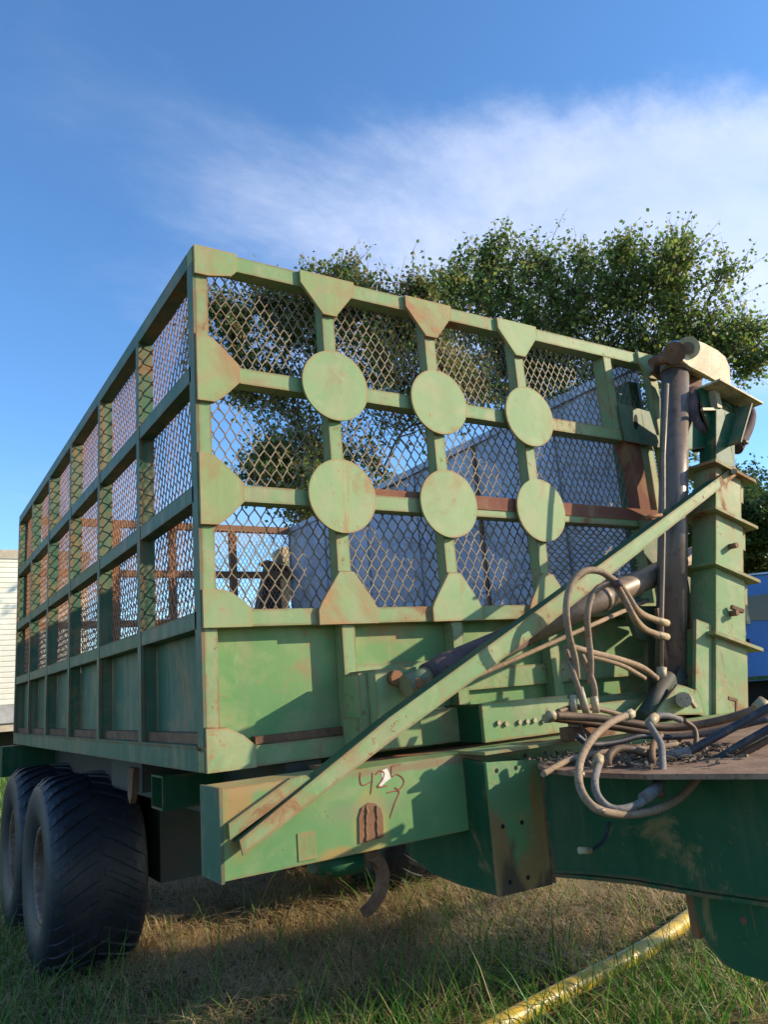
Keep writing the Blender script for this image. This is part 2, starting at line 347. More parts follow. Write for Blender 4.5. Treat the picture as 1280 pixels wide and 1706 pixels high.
# ================================================================== THE SETTING
# ground: a sheet to the horizon, finer and uneven near the wagon
def ground_z(x, y):
    return .03 * np.sin(x * 1.3 + .5) * np.cos(y * 1.1) + .02 * np.sin(x * 3.1 + y * 2.3) + .012 * np.sin(x * 7.1 - y * 5.2)
gs = np.concatenate([-np.geomspace(1500, 12, 14), np.linspace(-10, 30, 161), np.geomspace(32, 1500, 14)])
gx, gy = np.meshgrid(gs, gs, indexing='ij'); n = len(gs)
fall = np.clip(1 - (np.hypot(gx - 5, gy - 5) - 18) / 12, 0, 1)
gz = ground_z(gx, gy) * fall - .02
idx = np.arange(n * n).reshape(n, n)
gf = np.stack([idx[:-1, :-1], idx[1:, :-1], idx[1:, 1:], idx[:-1, 1:]], -1).reshape(-1, 4)
go = bpy.data.objects.new('ground', big_mesh('ground', np.stack([gx, gy, gz], -1).reshape(-1, 3), gf, M['ground'], 4)); COL.objects.link(go); tag(go, kind='structure')
for pl in go.data.polygons: pl.use_smooth = True

# ================================================================== THE WAGON
ZB, ZT, W, L = 1.45, 3.65, 3.06, 5.38
RZ = [(1.993, 2.062), (2.512, 2.583), (3.040, 3.112), (3.575, 3.650)]        # z range of the rails
XC = [.660, 1.256, 1.868]                                                    # the three front shafts
YC = [L / 6 * k for k in range(7)]
wag = empty('cane_wagon', (1.53, 2.7, 0), 'large faded green steel crop wagon with mesh sides and round plates on its front', 'wagon')
def part(b, name, mat, parent=None, kind=None, label=None):
    o = b.obj(name, M[mat], parent or wag)
    if kind: o['kind'] = kind
    if label: o['label'] = label
    return o
def pair(n, m, *a, parent=None):
    return part(MB().box(*a), n, m, parent)

# --- front frame
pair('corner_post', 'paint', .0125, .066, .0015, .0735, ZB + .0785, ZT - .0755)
pair('corner_post', 'paint_shaded', 0, .012, .0015, .075, ZB + .0885, ZT - .0755)
for i, (a, b) in enumerate(RZ[:3]): pair('front_rail', 'paint', .066, 2.99, .001, .075, a, b)
pair('front_rail', 'paint', 0, W, 0, .075, *RZ[3])
pair('front_rail', 'paint', 0, W, 0, .075, ZB, ZB + .078)
part(MB().prism([(.22, 1.53), (2.98, 1.53), (2.98, 1.575), (.22, 1.56)], 'y', .03, .074), 'sill_ledge', 'rust')
segs = [(ZB + .078, RZ[0][0]), (RZ[0][1], RZ[1][0]), (RZ[1][1], RZ[2][0]), (RZ[2][1], RZ[3][0])]
for x in XC:
    for a, b in segs: pair('front_shaft', 'paint', x - .032, x + .032, .0025, .072, a, b)
pair('front_shaft', 'paint', 2.575, 2.640, .002, .09, RZ[2][1], RZ[3][0])
part(MB().prism([(2.71, RZ[1][1]), (2.71, RZ[2][0] - .17), (2.66, RZ[2][0]), (2.80, RZ[2][0]), (2.80, RZ[1][1])], 'y', .006, .09), 'brown_post', 'redbrown')
pair('front_shaft', 'paint', 2.86, 2.915, .004, .09, RZ[1][1], RZ[2][0])
pair('end_post', 'paint', 2.99, W, .001, .055, ZB + .078, RZ[3][0])
pair('front_shaft', 'paint', 2.70, 2.78, .003, .09, RZ[0][1], RZ[1][0])
pair('brown_rail', 'redbrown', .84, 2.71, .012, .055, RZ[1][1], RZ[1][1] + .035)
pair('brown_rail', 'redbrown', 1.40, 2.86, -.004, .001, RZ[1][1] - .034, RZ[1][1] + .036)
T = .018
def gus(pts, name='gusset_plate', mat='gusset', y0=-T, y1=-.0002): return part(MB().prism(pts, 'y', y0, y1), name, mat)
gus([(.004, 3.515), (.066, 3.515), (.168, 3.536), (.198, 3.567), (.200, 3.652), (.004, 3.652)])
for zc in (3.076, 2.547):
    gus([(.004, zc - .143), (.08, zc - .143), (.125, zc - .11), (.194, zc - .038), (.194, zc + .038), (.125, zc + .105), (.07, zc + .15), (.004, zc + .16)], mat='gusset_rusty')
gus([(.004, 1.990), (.206, 1.990), (.206, 2.064), (.165, 2.100), (.125, 2.128), (.09, 2.140), (.004, 2.142)])
gus([(.004, 1.449), (.202, 1.449), (.202, 1.530), (.15, 1.575), (.09, 1.605), (.004, 1.61)], mat='paint_clean')
for i, x in enumerate(XC):
    gus([(x - .146, 3.652), (x - .146, 3.59), (x - .034, 3.448), (x + .034, 3.448), (x + .146, 3.59), (x + .146, 3.652)], mat=('gusset_rusty', 'gusset_rusty', 'paint_clean')[i])
    gus([(x - .148, 1.990), (x + .146, 1.990), (x + .146, 2.05), (x + .13, 2.085), (x + .036, 2.218), (x - .036, 2.218), (x - .13, 2.085), (x - .148, 2.05)], mat=('gusset', 'paint_clean', 'gusset')[i])
    for z in (3.087, 2.560):
        c = [(x + (.172) * math.cos(t), z + .171 * math.sin(t)) for t in np.linspace(0, 2 * math.pi, 57)[:-1]]
        part(MB().prism(c, 'y', -.031, -.0185), 'round_plate', 'paint_clean')
        part(MB().prism([(x + .15 * math.cos(t), z + .15 * math.sin(t)) for t in np.linspace(0, 2 * math.pi, 33)[:-1]], 'y', -.0183, 0), 'plate_spacer', 'paint')
gus([(2.885, 3.652), (2.885, 3.58), (2.965, 3.485), (3.058, 3.49), (3.058, 3.652)], mat='paint_clean')
# tension bracket at the right of the upper rail, with its slot
br = gus([(2.63, 3.03), (2.62, 3.27), (2.90, 3.25), (2.95, 3.02)], 'pivot_bracket', 'paint_shaded', -.022, -.0185)
pts = [(2.755 + .017 * math.cos(t) * (1.3 if math.sin(t) < 0 else 1) + .01 * math.sin(t), 3.165 + .05 * math.sin(t)) for t in np.linspace(0, 2 * math.pi, 17)[:-1]]
part(MB().prism(pts, 'y', -.0235, -.0222), 'slot', 'black', br)
gus([(2.66, 2.35), (2.74, 2.27), (2.93, 2.27), (2.93, 2.55), (2.66, 2.55)], 'gusset_plate', 'paint_shaded', -.012, -.005)

def weld(a, b, r_=.0035, par=None):
    a, b = Vector(a), Vector(b); n_ = max(4, int((b - a).length / .008)); q = [a.lerp(b, t) + Vector((random.uniform(-.0012, .0012), random.uniform(-.001, .001), random.uniform(-.0012, .0012))) for t in np.linspace(0, 1, n_)]
    return part(MB().tube(q, r_, 6, rs=[random.uniform(.6, 1.25) * r_ for _ in q]), 'weld_bead', 'weld', par)
M['weld'] = rusty('rusty_weld', (.24, .15, .07), (.16, .085, .04), (.10, .055, .03), .75, 2)
for x in XC:
    weld((x - .034, -.001, 3.446), (x + .034, -.001, 3.446)); weld((x - .034, .0, 2.221), (x + .034, .0, 2.221)); weld((x - .146, 0, 1.989), (x + .146, 0, 1.989))
    for z in RZ[:1]: weld((x - .033, .001, z[0] - .001), (x + .033, .001, z[0] - .001))
weld((.068, .0735, 1.54), (.068, .0735, 1.985), .0025); weld((.203, 0, 1.455), (.203, 0, 1.53)); weld((.004, 0, 1.612), (.09, 0, 1.607)); weld((.205, 0, 1.995), (.208, 0, 2.06)); weld((.202, 0, 3.575), (.202, 0, 3.65))
for zc in (3.076, 2.547): weld((.004, -.001, zc + .162), (.07, -.001, zc + .152)); weld((.004, -.001, zc - .145), (.08, -.001, zc - .145)); weld((.196, 0, zc - .036), (.196, 0, zc + .036))

# --- expanded metal
def lattice(mat, u0, u1, v0, v1, origin, ua, va, pw=.060, ph=.105, wd=.0046, td=.0045, name='mesh_panel', bulge=.012, seed=0):
    """diamond strands clipped to the rectangle; ua, va unit vectors, u across, v up"""
    rng = random.Random(seed); nrm = Vector(ua).cross(Vector(va)); ua = Vector(ua); va = Vector(va); O = Vector(origin)
    b = MB(); cu_ = pw / 2; cv = ph / 2; nu = int(math.ceil((u1 - u0) / cu_)); nv = int(math.ceil((v1 - v0) / cv))
    off = {}
    def P(i, j):
        if (i, j) not in off: off[(i, j)] = (rng.uniform(-1, 1) * .0025, rng.uniform(-1, 1) * .003)
        a, c = off[(i, j)]; u = u0 + i * cu_ + a; v = v0 + j * cv + c
        w = bulge * (math.sin(2.1 * u + seed) * math.cos(2.6 * v + seed * 2) - .3)
        return min(u, u1), min(v, v1), w
    for i in range(nu):
        for j in range(nv):
            if (i + j) % 2 == 0: p, q = P(i, j), P(i + 1, j + 1)
            else: p, q = P(i + 1, j), P(i, j + 1)
            A = O + ua * p[0] + va * p[1] + nrm * (p[2] + .0015); B = O + ua * q[0] + va * q[1] + nrm * (q[2] - .0015)
            # each strand bends at the knuckles: short upright ends joined by the sloping middle
            d = B - A
            if d.length < .01: continue
            m1 = A + va * (cv * .10) + d * .04; m2 = B - va * (cv * .10) - d * .04
            b.bar(A, m1, wd * 1.15, td, nrm); b.bar(m1, m2, wd, td, nrm); b.bar(m2, B, wd * 1.15, td, nrm)
    return part(b, name, mat)
cols = [(.055, XC[0]), (XC[0], XC[1]), (XC[1], XC[2]), (XC[2], 3.0)]
for j in range(3):
    for i, (a, b) in enumerate(cols):
        if i == 3:
            if j == 0: lattice('mesh', a, 2.76, RZ[0][1] - .02, RZ[1][0] + .02, (0, .086, 0), (1, 0, 0), (0, 0, 1), .058, .046, .0055, seed=j * 7 + i)
            elif j == 1: lattice('mesh', a, 2.74, RZ[1][1] - .02, RZ[2][0] + .02, (0, .086, 0), (1, 0, 0), (0, 0, 1), .046, .086, seed=j * 7 + i)
            else: lattice('mesh', a, 3.0, RZ[2][1] - .02, RZ[3][0] + .02, (0, .092, 0), (1, 0, 0), (0, 0, 1), .048, .083, seed=j * 7 + i)
        else:
            lattice('mesh', a, b, RZ[j][1] - .02, RZ[j + 1][0] + .02, (0, .080, 0), (1, 0, 0), (0, 0, 1), (.055, .052, .048)[j], (.093, .088, .083)[j], seed=j * 7 + i)

# --- front lower panels (plain sheet between shafts)
fx = [.05] + XC + [3.02]
for i in range(4):
    part(MB().box(fx[i] + (.0 if i == 0 else .001), fx[i + 1] - .001, .074, .080, ZB + .03, RZ[0][1] - .01), 'front_panel', 'paint_beam')
pair('stiffener', 'paint', .70, 1.224, .045, .073, 1.765, 1.815)
pair('stiffener', 'paint', 1.289, 1.836, .045, .073, 1.665, 1.765)
pair('stiffener', 'paint', 1.90, 2.98, .045, .073, 1.665, 1.765)
pair('doubler_plate', 'paint', .695, 1.222, .062, .0735, 1.56, 1.765)

# --- left side frame
for k in range(7):
    y0 = YC[k] - .028 if 0 < k < 6 else (L - .06 if k == 6 else None)
    if y0 is None: continue
    pair('side_post', 'paint_shaded', -.003, .014, y0, y0 + .056, ZB + .09, ZT - .075)      # outer flange
    pair('side_post', 'paint_shaded', .0145, .073, y0 + .006, y0 + .014, ZB + .09, ZT - .075)     # web
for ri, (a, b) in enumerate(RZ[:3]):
    for k in range(6): pair('side_rail', 'rail_cream' if (ri == 0 and k) or (ri == 1 and k > 1) or (ri == 2 and k > 4) else 'paint_shaded', 0, .070, (YC[k] + .03 if k else .056), (YC[k + 1] - .0285 if k < 5 else L - .061), a, b)
pair('side_rail', 'paint_shaded', -.001, .073, .0765, L, RZ[3][0], RZ[3][1])
pair('side_rail', 'paint_shaded', -.001, .073, .0765, L, ZB, ZB + .088)
pair('sill_lip', 'paint_shaded', -.006, .07, .0765, L, ZB + .0885, ZB + .097)
for k in range(6):
    for j in range(3):
        lattice('mesh_side', YC[k] + (.06 if k == 0 else 0), YC[k + 1], RZ[j][1] - .02, RZ[j + 1][0] + .02, (.079, 0, 0), (0, 1, 0), (0, 0, 1), .054, .088, seed=100 + k * 3 + j)
    # slightly bellied side sheet
    N = 10; vs = []; a, b2 = (YC[k] + .002 if k else .0755), YC[k + 1] - .002; z0, z1 = ZB + .03, RZ[0][1] - .01; am = random.uniform(-.012, .02)
    for i in range(N + 1):
        for j in range(N + 1):
            u, v = i / N, j / N; vs.append((.078 + am * math.sin(math.pi * u) * math.sin(math.pi * v) * (1 + .4 * math.sin(5 * u + k)), a + (b2 - a) * u, z0 + (z1 - z0) * v))
    part(MB().add(vs, [(i * (N + 1) + j, i * (N + 1) + j + 1, (i + 1) * (N + 1) + j + 1, (i + 1) * (N + 1) + j) for i in range(N) for j in range(N)], True), 'side_panel', 'paint_shaded')
    pair('panel_foot', 'rust', .03, .077, YC[k] + .07, YC[k + 1] - .03, ZB + .098, ZB + .14)

# --- right wall: plain sheets, frame outside, seen from inside
for k in range(6):
    N = 16; vs = []; a, b2 = YC[k] + .08 * (k == 0) + .002, YC[k + 1] - .002; z0, z1 = ZB + .02, ZT - .06
    for i in range(N + 1):
        for j in range(N + 1):
            u, v = i / N, j / N
            dent = .018 * math.sin(math.pi * u) * math.sin(3 * v + k * 1.7) + .012 * math.sin(4 * math.pi * u + k) * math.sin(5 * v + k) * math.sin(math.pi * u)
            vs.append((2.985 + dent, a + (b2 - a) * u, z0 + (z1 - z0) * v))
    part(MB().add(vs, [(i * (N + 1) + j, (i + 1) * (N + 1) + j, (i + 1) * (N + 1) + j + 1, i * (N + 1) + j + 1) for i in range(N) for j in range(N)], True), 'wall_sheet', 'sheet')
    if k: pair('wall_post', 'rust', 3.01, W, YC[k] - .03, YC[k] + .03, ZB + .07, ZT - .075)
    pair('seam_strip', 'rust' if k == 1 else 'sheet', 2.972, 2.984, YC[k + 1] - .018, YC[k + 1] + .018, ZB + .03, ZT - .07)
pair('wall_cap', 'sheet', 2.955, W, .0765, L, ZT - .06, ZT - .001)
pair('wall_foot', 'paint_shaded', 3.01, W, .0765, L, ZB, ZB + .069)
part(MB().box(2.90, 2.99, .10, .30, 2.0, 3.5), 'inner_stay', 'paint_deep_shade')

# --- rear frame, rusty
for x in (.0, .9, 1.5, 2.20, 2.99):
    pair('rear_post', 'rust_orange', max(x, .075), x + .075 + (.07 if x == 0 else 0), L + .001 - .07, L - .002, ZB + .09, ZT - .076)
for a, b in RZ: pair('rear_rail', 'rust_orange', .075, 2.98, L - .068, L - .004, a, b)
pair('rear_rail', 'rust_orange', .075, 2.98, L - .068, L - .004, ZB, ZB + .089)
for j in range(3): lattice('mesh_side', .08, 2.95, RZ[j][1] - .02, RZ[j + 1][0] + .02, (0, L - .075, 0), (1, 0, 0), (0, 0, 1), .052, .088, seed=300 + j)
pair('rear_panel', 'rust', .08, 2.97, L - .076, L - .0705, ZB + .09, RZ[0][0])
pair('floor_plate', 'rust', .082, 2.97, .082, L - .08, ZB + .02, ZB + .028)

# --- chassis under the basket
pair('chassis_beam', 'chassis', .34, .50, .02, L - .02, 1.17, 1.445)
pair('chassis_beam', 'chassis', 2.50, 2.66, .02, L - .02, 1.17, 1.445)
def hollow(b, x0, x1, y0, y1, z0, z1, t):
    b.box(x0, x1, y0, y0 + t, z0, z1).box(x0, x1, y1 - t, y1, z0, z1).box(x0, x1, y0 + t, y1 - t, z0, z0 + t).box(x0, x1, y0 + t, y1 - t, z1 - t, z1)
    return b
part(hollow(MB(), .05, 3.0, .72, .90, 1.245, 1.395, .01), 'cross_member', 'paint_deep_shade')
part(MB().box(-.11, 3.1, 5.22, 5.40, 1.165, 1.435), 'cross_member', 'paint_deep_shade')
part(MB().box(.10, .34, 1.25, 1.9, 1.28, 1.43), 'mounting_plate', 'chassis')
part(MB().prism([(1.30, 1.40), (1.42, 1.40), (1.42, 1.26), (1.38, 1.22), (1.34, 1.26)], 'x', .07, .10), 'hanger', 'rust')
for x in (.42, 2.58): part(MB().prism([(3.0, .75), (3.1, 1.0), (3.7, 1.17), (4.2, 1.17), (4.8, 1.0), (4.9, .75), (4.7, .60), (3.2, .60)], 'x', x + .2, x + .28), 'walking_beam', 'chassis')
part(MB().box(.62, .98, 2.75, 4.9, .52, 1.14), 'suspension_box', 'chassis')
part(MB().tube([(.6, 3.92, .95), (2.46, 3.92, .95)], .07, 16), 'axle', 'chassis')
part(MB().box(.75, 2.3, 3.84, 4.0, .85, 1.17), 'axle_housing', 'chassis')

# --- wheels
TR = .648
def make_wheel():
    e = bpy.data.objects.new('wheel', None); COL.objects.link(e)
    prof = [(.06, .30), (.035, .33), (.012, .40), (.0, .47), (.006, .55), (.030, .60), (.065, .622), (.13, .630), (.30, .634), (.47, .630), (.535, .622), (.57, .60), (.594, .55), (.60, .47), (.588, .40), (.565, .33), (.54, .30)]
    t = MB().lathe(prof, 64).obj('tyre', M['tyre']); t.parent = e
    b = MB(); NL = 34
    for k in range(NL):
        for side in (0, 1):
            a0 = 2 * math.pi * (k + .5 * side) / NL; sec = 7; vs = []; hw = .058
            for i in range(sec + 1):
                q = i / sec; x = (.285 - .262 * q) if side == 0 else (.315 + .262 * q)
                aa = a0 + .26 * q ** 1.15; drop = 0 if q < .7 else (q - .7) ** 2 * .55
                w = hw * (.75 + .35 * q); r0 = .612 - drop; r1 = .644 - drop
                for da, rr in ((-w / 2, r0), (-w * .36, r1), (w * .36, r1), (w / 2, r0)): vs.append((x, rr * math.cos(aa + da / .64), rr * math.sin(aa + da / .64)))
            fs = [(i * 4 + j, i * 4 + j + 1, i * 4 + j + 5, i * 4 + j + 4) for i in range(sec) for j in range(3)] + [(0, 1, 2, 3), (sec * 4 + 3, sec * 4 + 2, sec * 4 + 1, sec * 4)]
            b.add(vs, fs)
    tr = b.obj('tread', M['tyre']); tr.parent = e
    rim = MB().lathe([(.06, .305), (.045, .315), (.05, .295), (.07, .285), (.13, .27), (.16, .20), (.15, .11), (.12, .10), (.10, .06), (.10, .001)], 40, flip=False).obj('rim', M['rimpaint']); rim.parent = e
    b = MB()
    for k in range(8):
        a = 2 * math.pi * k / 8; b.tube([(.155, .155 * math.cos(a), .155 * math.sin(a)), (.115, .155 * math.cos(a), .155 * math.sin(a))], .014, 6)
    bo = b.obj('wheel_nuts', M['rust']); bo['kind'] = 'stuff'; bo.parent = e
    return e
M['rimpaint'] = rusty('rim_paint', (.16, .10, .07), (.11, .055, .035), (.30, .24, .19), .6, .7)
w0 = make_wheel()
def copy_tree(o, parent=None):
    c = o.copy(); COL.objects.link(c); c.parent = parent
    for ch in list(o.children): copy_tree(ch, c)
    return c
for i, (x, y, rz) in enumerate([(-.12, 3.22, 0), (-.12, 4.60, 0), (3.12, 3.22, math.pi), (3.12, 4.60, math.pi)]):
    w = w0 if i == 0 else copy_tree(w0)
    w.parent = wag; w.location = Vector((x, y, TR - .02)) - wag.location; w.rotation_euler = (.2 * i, 0, rz) if i < 2 else (0, 0, rz); w.scale = (1.07, 1, 1)

# --- front cross beam (its number is chalked on)
BY = -.45
pair('front_beam', 'beam', -.10, 3.10, BY, -.275, 1.162, 1.438)
pair('beam_flange', 'rust_orange', .42, 3.08, -.274, -.03, 1.418, 1.432)
part(MB().box(-.112, -.1005, BY - .004, -.27, 1.155, 1.44), 'end_plate', 'paint_shaded')
part(MB().prism([(-0.089, 1.333), (0.132, 1.442), (0.188, 1.445), (0.210, 1.428), (-0.087, 1.284)], 'y', -.472, -.4505), 'weld_strip', 'paint')
part(MB().box(.155, .222, BY - .003, BY, 1.175, 1.262), 'patch_plate', 'paint_beam')
ov = [(0.387, 1.194), (0.392, 1.278), (0.406, 1.309), (0.434, 1.321), (0.461, 1.315), (0.482, 1.296), (0.490, 1.267), (0.486, 1.199)]
op = part(MB().prism(ov, 'y', BY - .005, BY), 'rusty_plate', 'rust_orange')
for px in (((0.426, -0.450, 1.312), (0.414, -0.450, 1.195)), ((0.466, -0.450, 1.307), (0.459, -0.450, 1.198))):
    a, b = Vector(px[0]), Vector(px[1]); q = [a.lerp(b, t) + Vector((random.uniform(-.003, .003), -.005, 0)) for t in np.linspace(0, 1, 16)]
    part(MB().tube(q, .004, 6, rs=[random.uniform(.003, .007) for _ in q]), 'weld_bead', 'rust', op)
def chalk(pts):
    pts = [Vector((p[0], BY - .0012, p[1])) for p in pts]; q = smooth_path(pts, 5); b = MB()
    for i in range(len(q) - 1): b.bar(q[i], q[i + 1] + (q[i + 1] - q[i]) * .12, .0016, .0040, (q[i + 1] - q[i]).cross(Vector((0, 1, 0))))
    return part(b, 'chalk_mark', 'marker')
chalk([(0.413, 1.425), (0.409, 1.405), (0.413, 1.385), (0.430, 1.382), (0.458, 1.391)])
chalk([(0.463, 1.419), (0.458, 1.389), (0.449, 1.349)])
chalk([(0.475, 1.411), (0.493, 1.422), (0.510, 1.411), (0.501, 1.390), (0.478, 1.368), (0.519, 1.367)])
chalk([(0.585, 1.434), (0.545, 1.430)]); chalk([(0.545, 1.430), (0.540, 1.395), (0.564, 1.401), (0.588, 1.385), (0.592, 1.366), (0.571, 1.348), (0.551, 1.356)])
chalk([(0.517, 1.344), (0.568, 1.342), (0.546, 1.304), (0.522, 1.258)])
part(MB().prism([(0.501, 1.421), (0.524, 1.426), (0.533, 1.408), (0.539, 1.391), (0.515, 1.380), (0.491, 1.366), (0.484, 1.377), (0.501, 1.392)], 'y', BY - .0008, BY), 'white_dab', 'whitepaint')

# --- boxed bracket where the drawbar meets the beam
BXY = -.58
part(MB().prism([(BXY, 1.412), (-.449, 1.422), (-.449, 1.165), (-.28, 1.15), (0, 1.13), (0, 1.03), (-.07, 1.00), (-.15, .975), (-.24, .962), (-.35, .955), (BXY, .952)], 'x', .868, .884), 'side_gusset', 'paint_deep_shade')
fp = part(MB().prism([(.868, 1.412), (1.125, 1.396), (1.125, .945), (.868, .952)], 'y', BXY - .014, BXY - .0002), 'box_face', 'worn_face')
for q in ((0.914, -0.594, 1.378), (1.009, -0.594, 1.377), (0.915, -0.594, 1.182), (1.009, -0.594, 1.182), (0.922, -0.594, 0.991), (1.009, -0.594, 0.991)):
    part(MB().tube([(q[0], q[1] - .0012, q[2]), (q[0], q[1] + .002, q[2])], .0085, 14), 'bolt_hole', 'black', fp)
pair('box_side', 'paint_deep_shade', 1.108, 1.124, BXY, -.28, .95, 1.39)
pair('box_bottom', 'paint_deep_shade', .884, 1.108, BXY, -.28, .952, .964)
part(MB().prism([(.862, -.60), (1.13, -.60), (1.13, -.60 + .01), (1.6, -.56), (3.05, -.56), (3.05, -.43), (.862, -.43)], 'z', 1.4385, 1.450), 'top_plate', 'paint')
pair('face_edge_bar', 'rust', 1.126, 1.140, BXY - .02, BXY + .02, .95, 1.40)

# --- platform and drawbar running forward
part(MB().prism([(1.13, -.605), (1.05, -.67), (.97, -.80), (.945, -1.0), (.99, -1.22), (1.12, -1.5), (1.35, -2.0), (1.55, -2.8), (2.1, -2.8), (2.4, -1.6), (2.9, -.8), (3.0, -.565), (1.8, -.565)], 'z', 1.372, 1.388), 'platform', 'platform')
pr = [(1.13, -.60), (1.20, -.72), (1.25, -.9), (1.27, -1.15), (1.33, -1.5), (1.45, -2.0), (1.62, -2.8)]
inn = [(a + .016, b) for a, b in pr]
def wall(pts, z0, z1, t=.016):
    n = len(pts); vs = [(x, y, z) for x, y in pts for z in (z0, z1)] + [(x + t, y + .004, z) for x, y in pts for z in (z0, z1)]
    fs = []
    for i in range(n - 1):
        a = 2 * i; o = 2 * n; fs += [(a, a + 1, a + 3, a + 2), (o + a + 2, o + a + 3, o + a + 1, o + a), (a + 1, a + 1 + o, a + 3 + o, a + 3), (a, a + 2, a + 2 + o, a + o)]
    fs += [(0, 2 * n, 2 * n + 1, 1), (2 * n - 2, 2 * n - 1, 4 * n - 1, 4 * n - 2)]
    return MB().add(vs, fs)
part(wall(pr, .985, 1.371), 'drawbar_side', 'paint_deep_shade')
part(wall([(3.6 - x if i < 0 else 2.75 - (x - 1.13) * .9, y) for i, (x, y) in enumerate(pr)], .985, 1.371), 'drawbar_side', 'paint_deep_shade')
part(MB().prism([(1.125, -.60), (1.18, -.74), (1.23, -.9), (1.25, -1.15), (1.31, -1.5), (1.43, -2.0), (1.60, -2.8), (2.10, -2.8), (2.3, -1.5), (2.75, -.6)], 'z', .972, .984), 'drawbar_bottom', 'paint_deep_shade')
# jack plate hanging below the drawbar
part(MB().prism([(-1.04, .971), (-1.05, .87), (-1.085, .79), (-1.13, .75), (-1.20, .735), (-1.30, .735), (-1.60, .76), (-1.75, .82), (-1.80, .971)], 'x', 1.335, 1.35), 'skid_plate', 'paint_deep_shade')
part(MB().tube([(1.3335, -1.235, .90), (1.336, -1.235, .90)], .012, 12), 'bolt_hole', 'rust')
part(MB().box(1.352, 1.40, -1.04, -1.01, .80, .971), 'skid_rib', 'rust_orange')
part(MB().tube(smooth_path([(1.616, -0.550, 0.911), (1.634, -0.550, 0.878), (1.687, -0.550, 0.847), (1.747, -0.550, 0.845), (1.792, -0.550, 0.875)], 6), .010, 10), 'chain_loop', 'rust')

# --- tow hook below the beam
hk = part(MB().tube([(0.254, -0.360, 1.149), (0.341, -0.360, 1.122), (0.439, -0.360, 1.120)], .042, 18), 'hook_socket', 'paint_deep_shade')
cpt = [(0.416, -0.360, 1.144), (0.477, -0.360, 1.130), (0.517, -0.360, 1.095), (0.528, -0.360, 1.044), (0.511, -0.360, 0.995), (0.470, -0.360, 0.958), (0.439, -0.360, 0.943)]
q = smooth_path(cpt, 5); b = MB(); nq = len(q)
for i in range(nq - 1): b.bar(q[i], q[i + 1] + (q[i + 1] - q[i]) * .08, .040 - .012 * i / nq, .045 - .012 * i / nq, (0, 1, 0))
part(b, 'tow_hook', 'rust')

# --- long diagonal brace, angle iron
brf = [(-0.066, 1.283), (0.529, 1.605), (1.344, 1.990), (2.998, 2.783), (3.031, 2.743), (1.328, 1.892), (0.521, 1.519), (-0.056, 1.236)]
yb_ = [-.50, -.49, -.475, -.455]
n_ = 4; up_ = [Vector((brf[k][0], yb_[k], brf[k][1])) for k in range(4)]; lo_ = [Vector((brf[7 - k][0], yb_[k], brf[7 - k][1])) for k in range(4)]
def strip(P_, Q_, off):
    vs = []; m = len(P_)
    for p, q in zip(P_, Q_): vs += [p, q, q + off, p + off]
    fs = [(4 * k + a, 4 * k + (a + 1) % 4, 4 * k + 4 + (a + 1) % 4, 4 * k + 4 + a) for k in range(m - 1) for a in range(4)] + [(3, 2, 1, 0), (4 * m - 4, 4 * m - 3, 4 * m - 2, 4 * m - 1)]
    return MB().add(vs, fs)
part(strip(up_, lo_, Vector((0, .009, 0))), 'diagonal_brace', 'paint')
dn = Vector((.0045, 0, .006)); part(strip([p + Vector((0, .010, 0)) for p in up_], [p + Vector((0, .010, 0)) - dn * 1.2 for p in up_], Vector((0, .062, 0))), 'brace_flange', 'paint_deep_shade')
part(MB().tube([(2.981, -0.456, 2.749), (2.926, -0.490, 2.735)], .018, 6), 'bolt', 'fitting')
part(MB().tube([(2.144, -0.470, 2.435), (2.263, -0.470, 2.454)], .009, 8), 'bolt', 'rust_orange')

# --- bracket block and plates behind the brace
pair('cylinder_bracket', 'paint', .655, .86, -.2, .043, 1.47, 1.785)
pair('cylinder_bracket', 'paint', .612, .6545, -.14, -.002, 1.50, 1.775)
pair('lower_beam', 'paint', .60, 1.34, -.12, -.001, 1.455, 1.60)
pair('lower_beam', 'paint', 1.36, 2.95, -.12, -.001, 1.455, 1.58)
bp = pair('bolt_plate', 'paint', 1.115, 1.62, -.295, -.275, 1.452, 1.612)
pair('bolt_plate_end', 'paint_deep_shade', 1.1152, 1.13, -.274, -.03, 1.452, 1.61)
pair('bolt_plate', 'paint', 1.64, 2.3, -.30, -.285, 1.452, 1.56)
for px, py in (((1.193, 1.526)), ((1.235, 1.518)), ((1.311, 1.518)), ((1.356, 1.517)), ((1.399, 1.518)), ((1.451, 1.509))):
    part(MB().tube([(px, -.296, py), (px, -.306, py)], .0105, 10), 'bolt', 'fitting', bp)
part(MB().tube([(.74, -.235, 1.745), (.74, -.20, 1.745)], .03, 14), 'pin', 'rust_orange')
# brackets right of the basket front, behind the hoses
part(MB().prism([(2.294, 2.033), (2.360, 1.855), (2.433, 1.836), (2.356, 1.496), (2.421, 1.491), (2.547, 2.030)], 'y', -.13, -.10), 'stay_plate', 'paint_shaded')
pair('end_stay', 'paint_shaded', 2.90, 3.04, -.10, -.012, 1.45, 2.30)
pair('end_stay', 'rust', 2.80, 2.88, -.16, -.08, 1.45, 2.0)

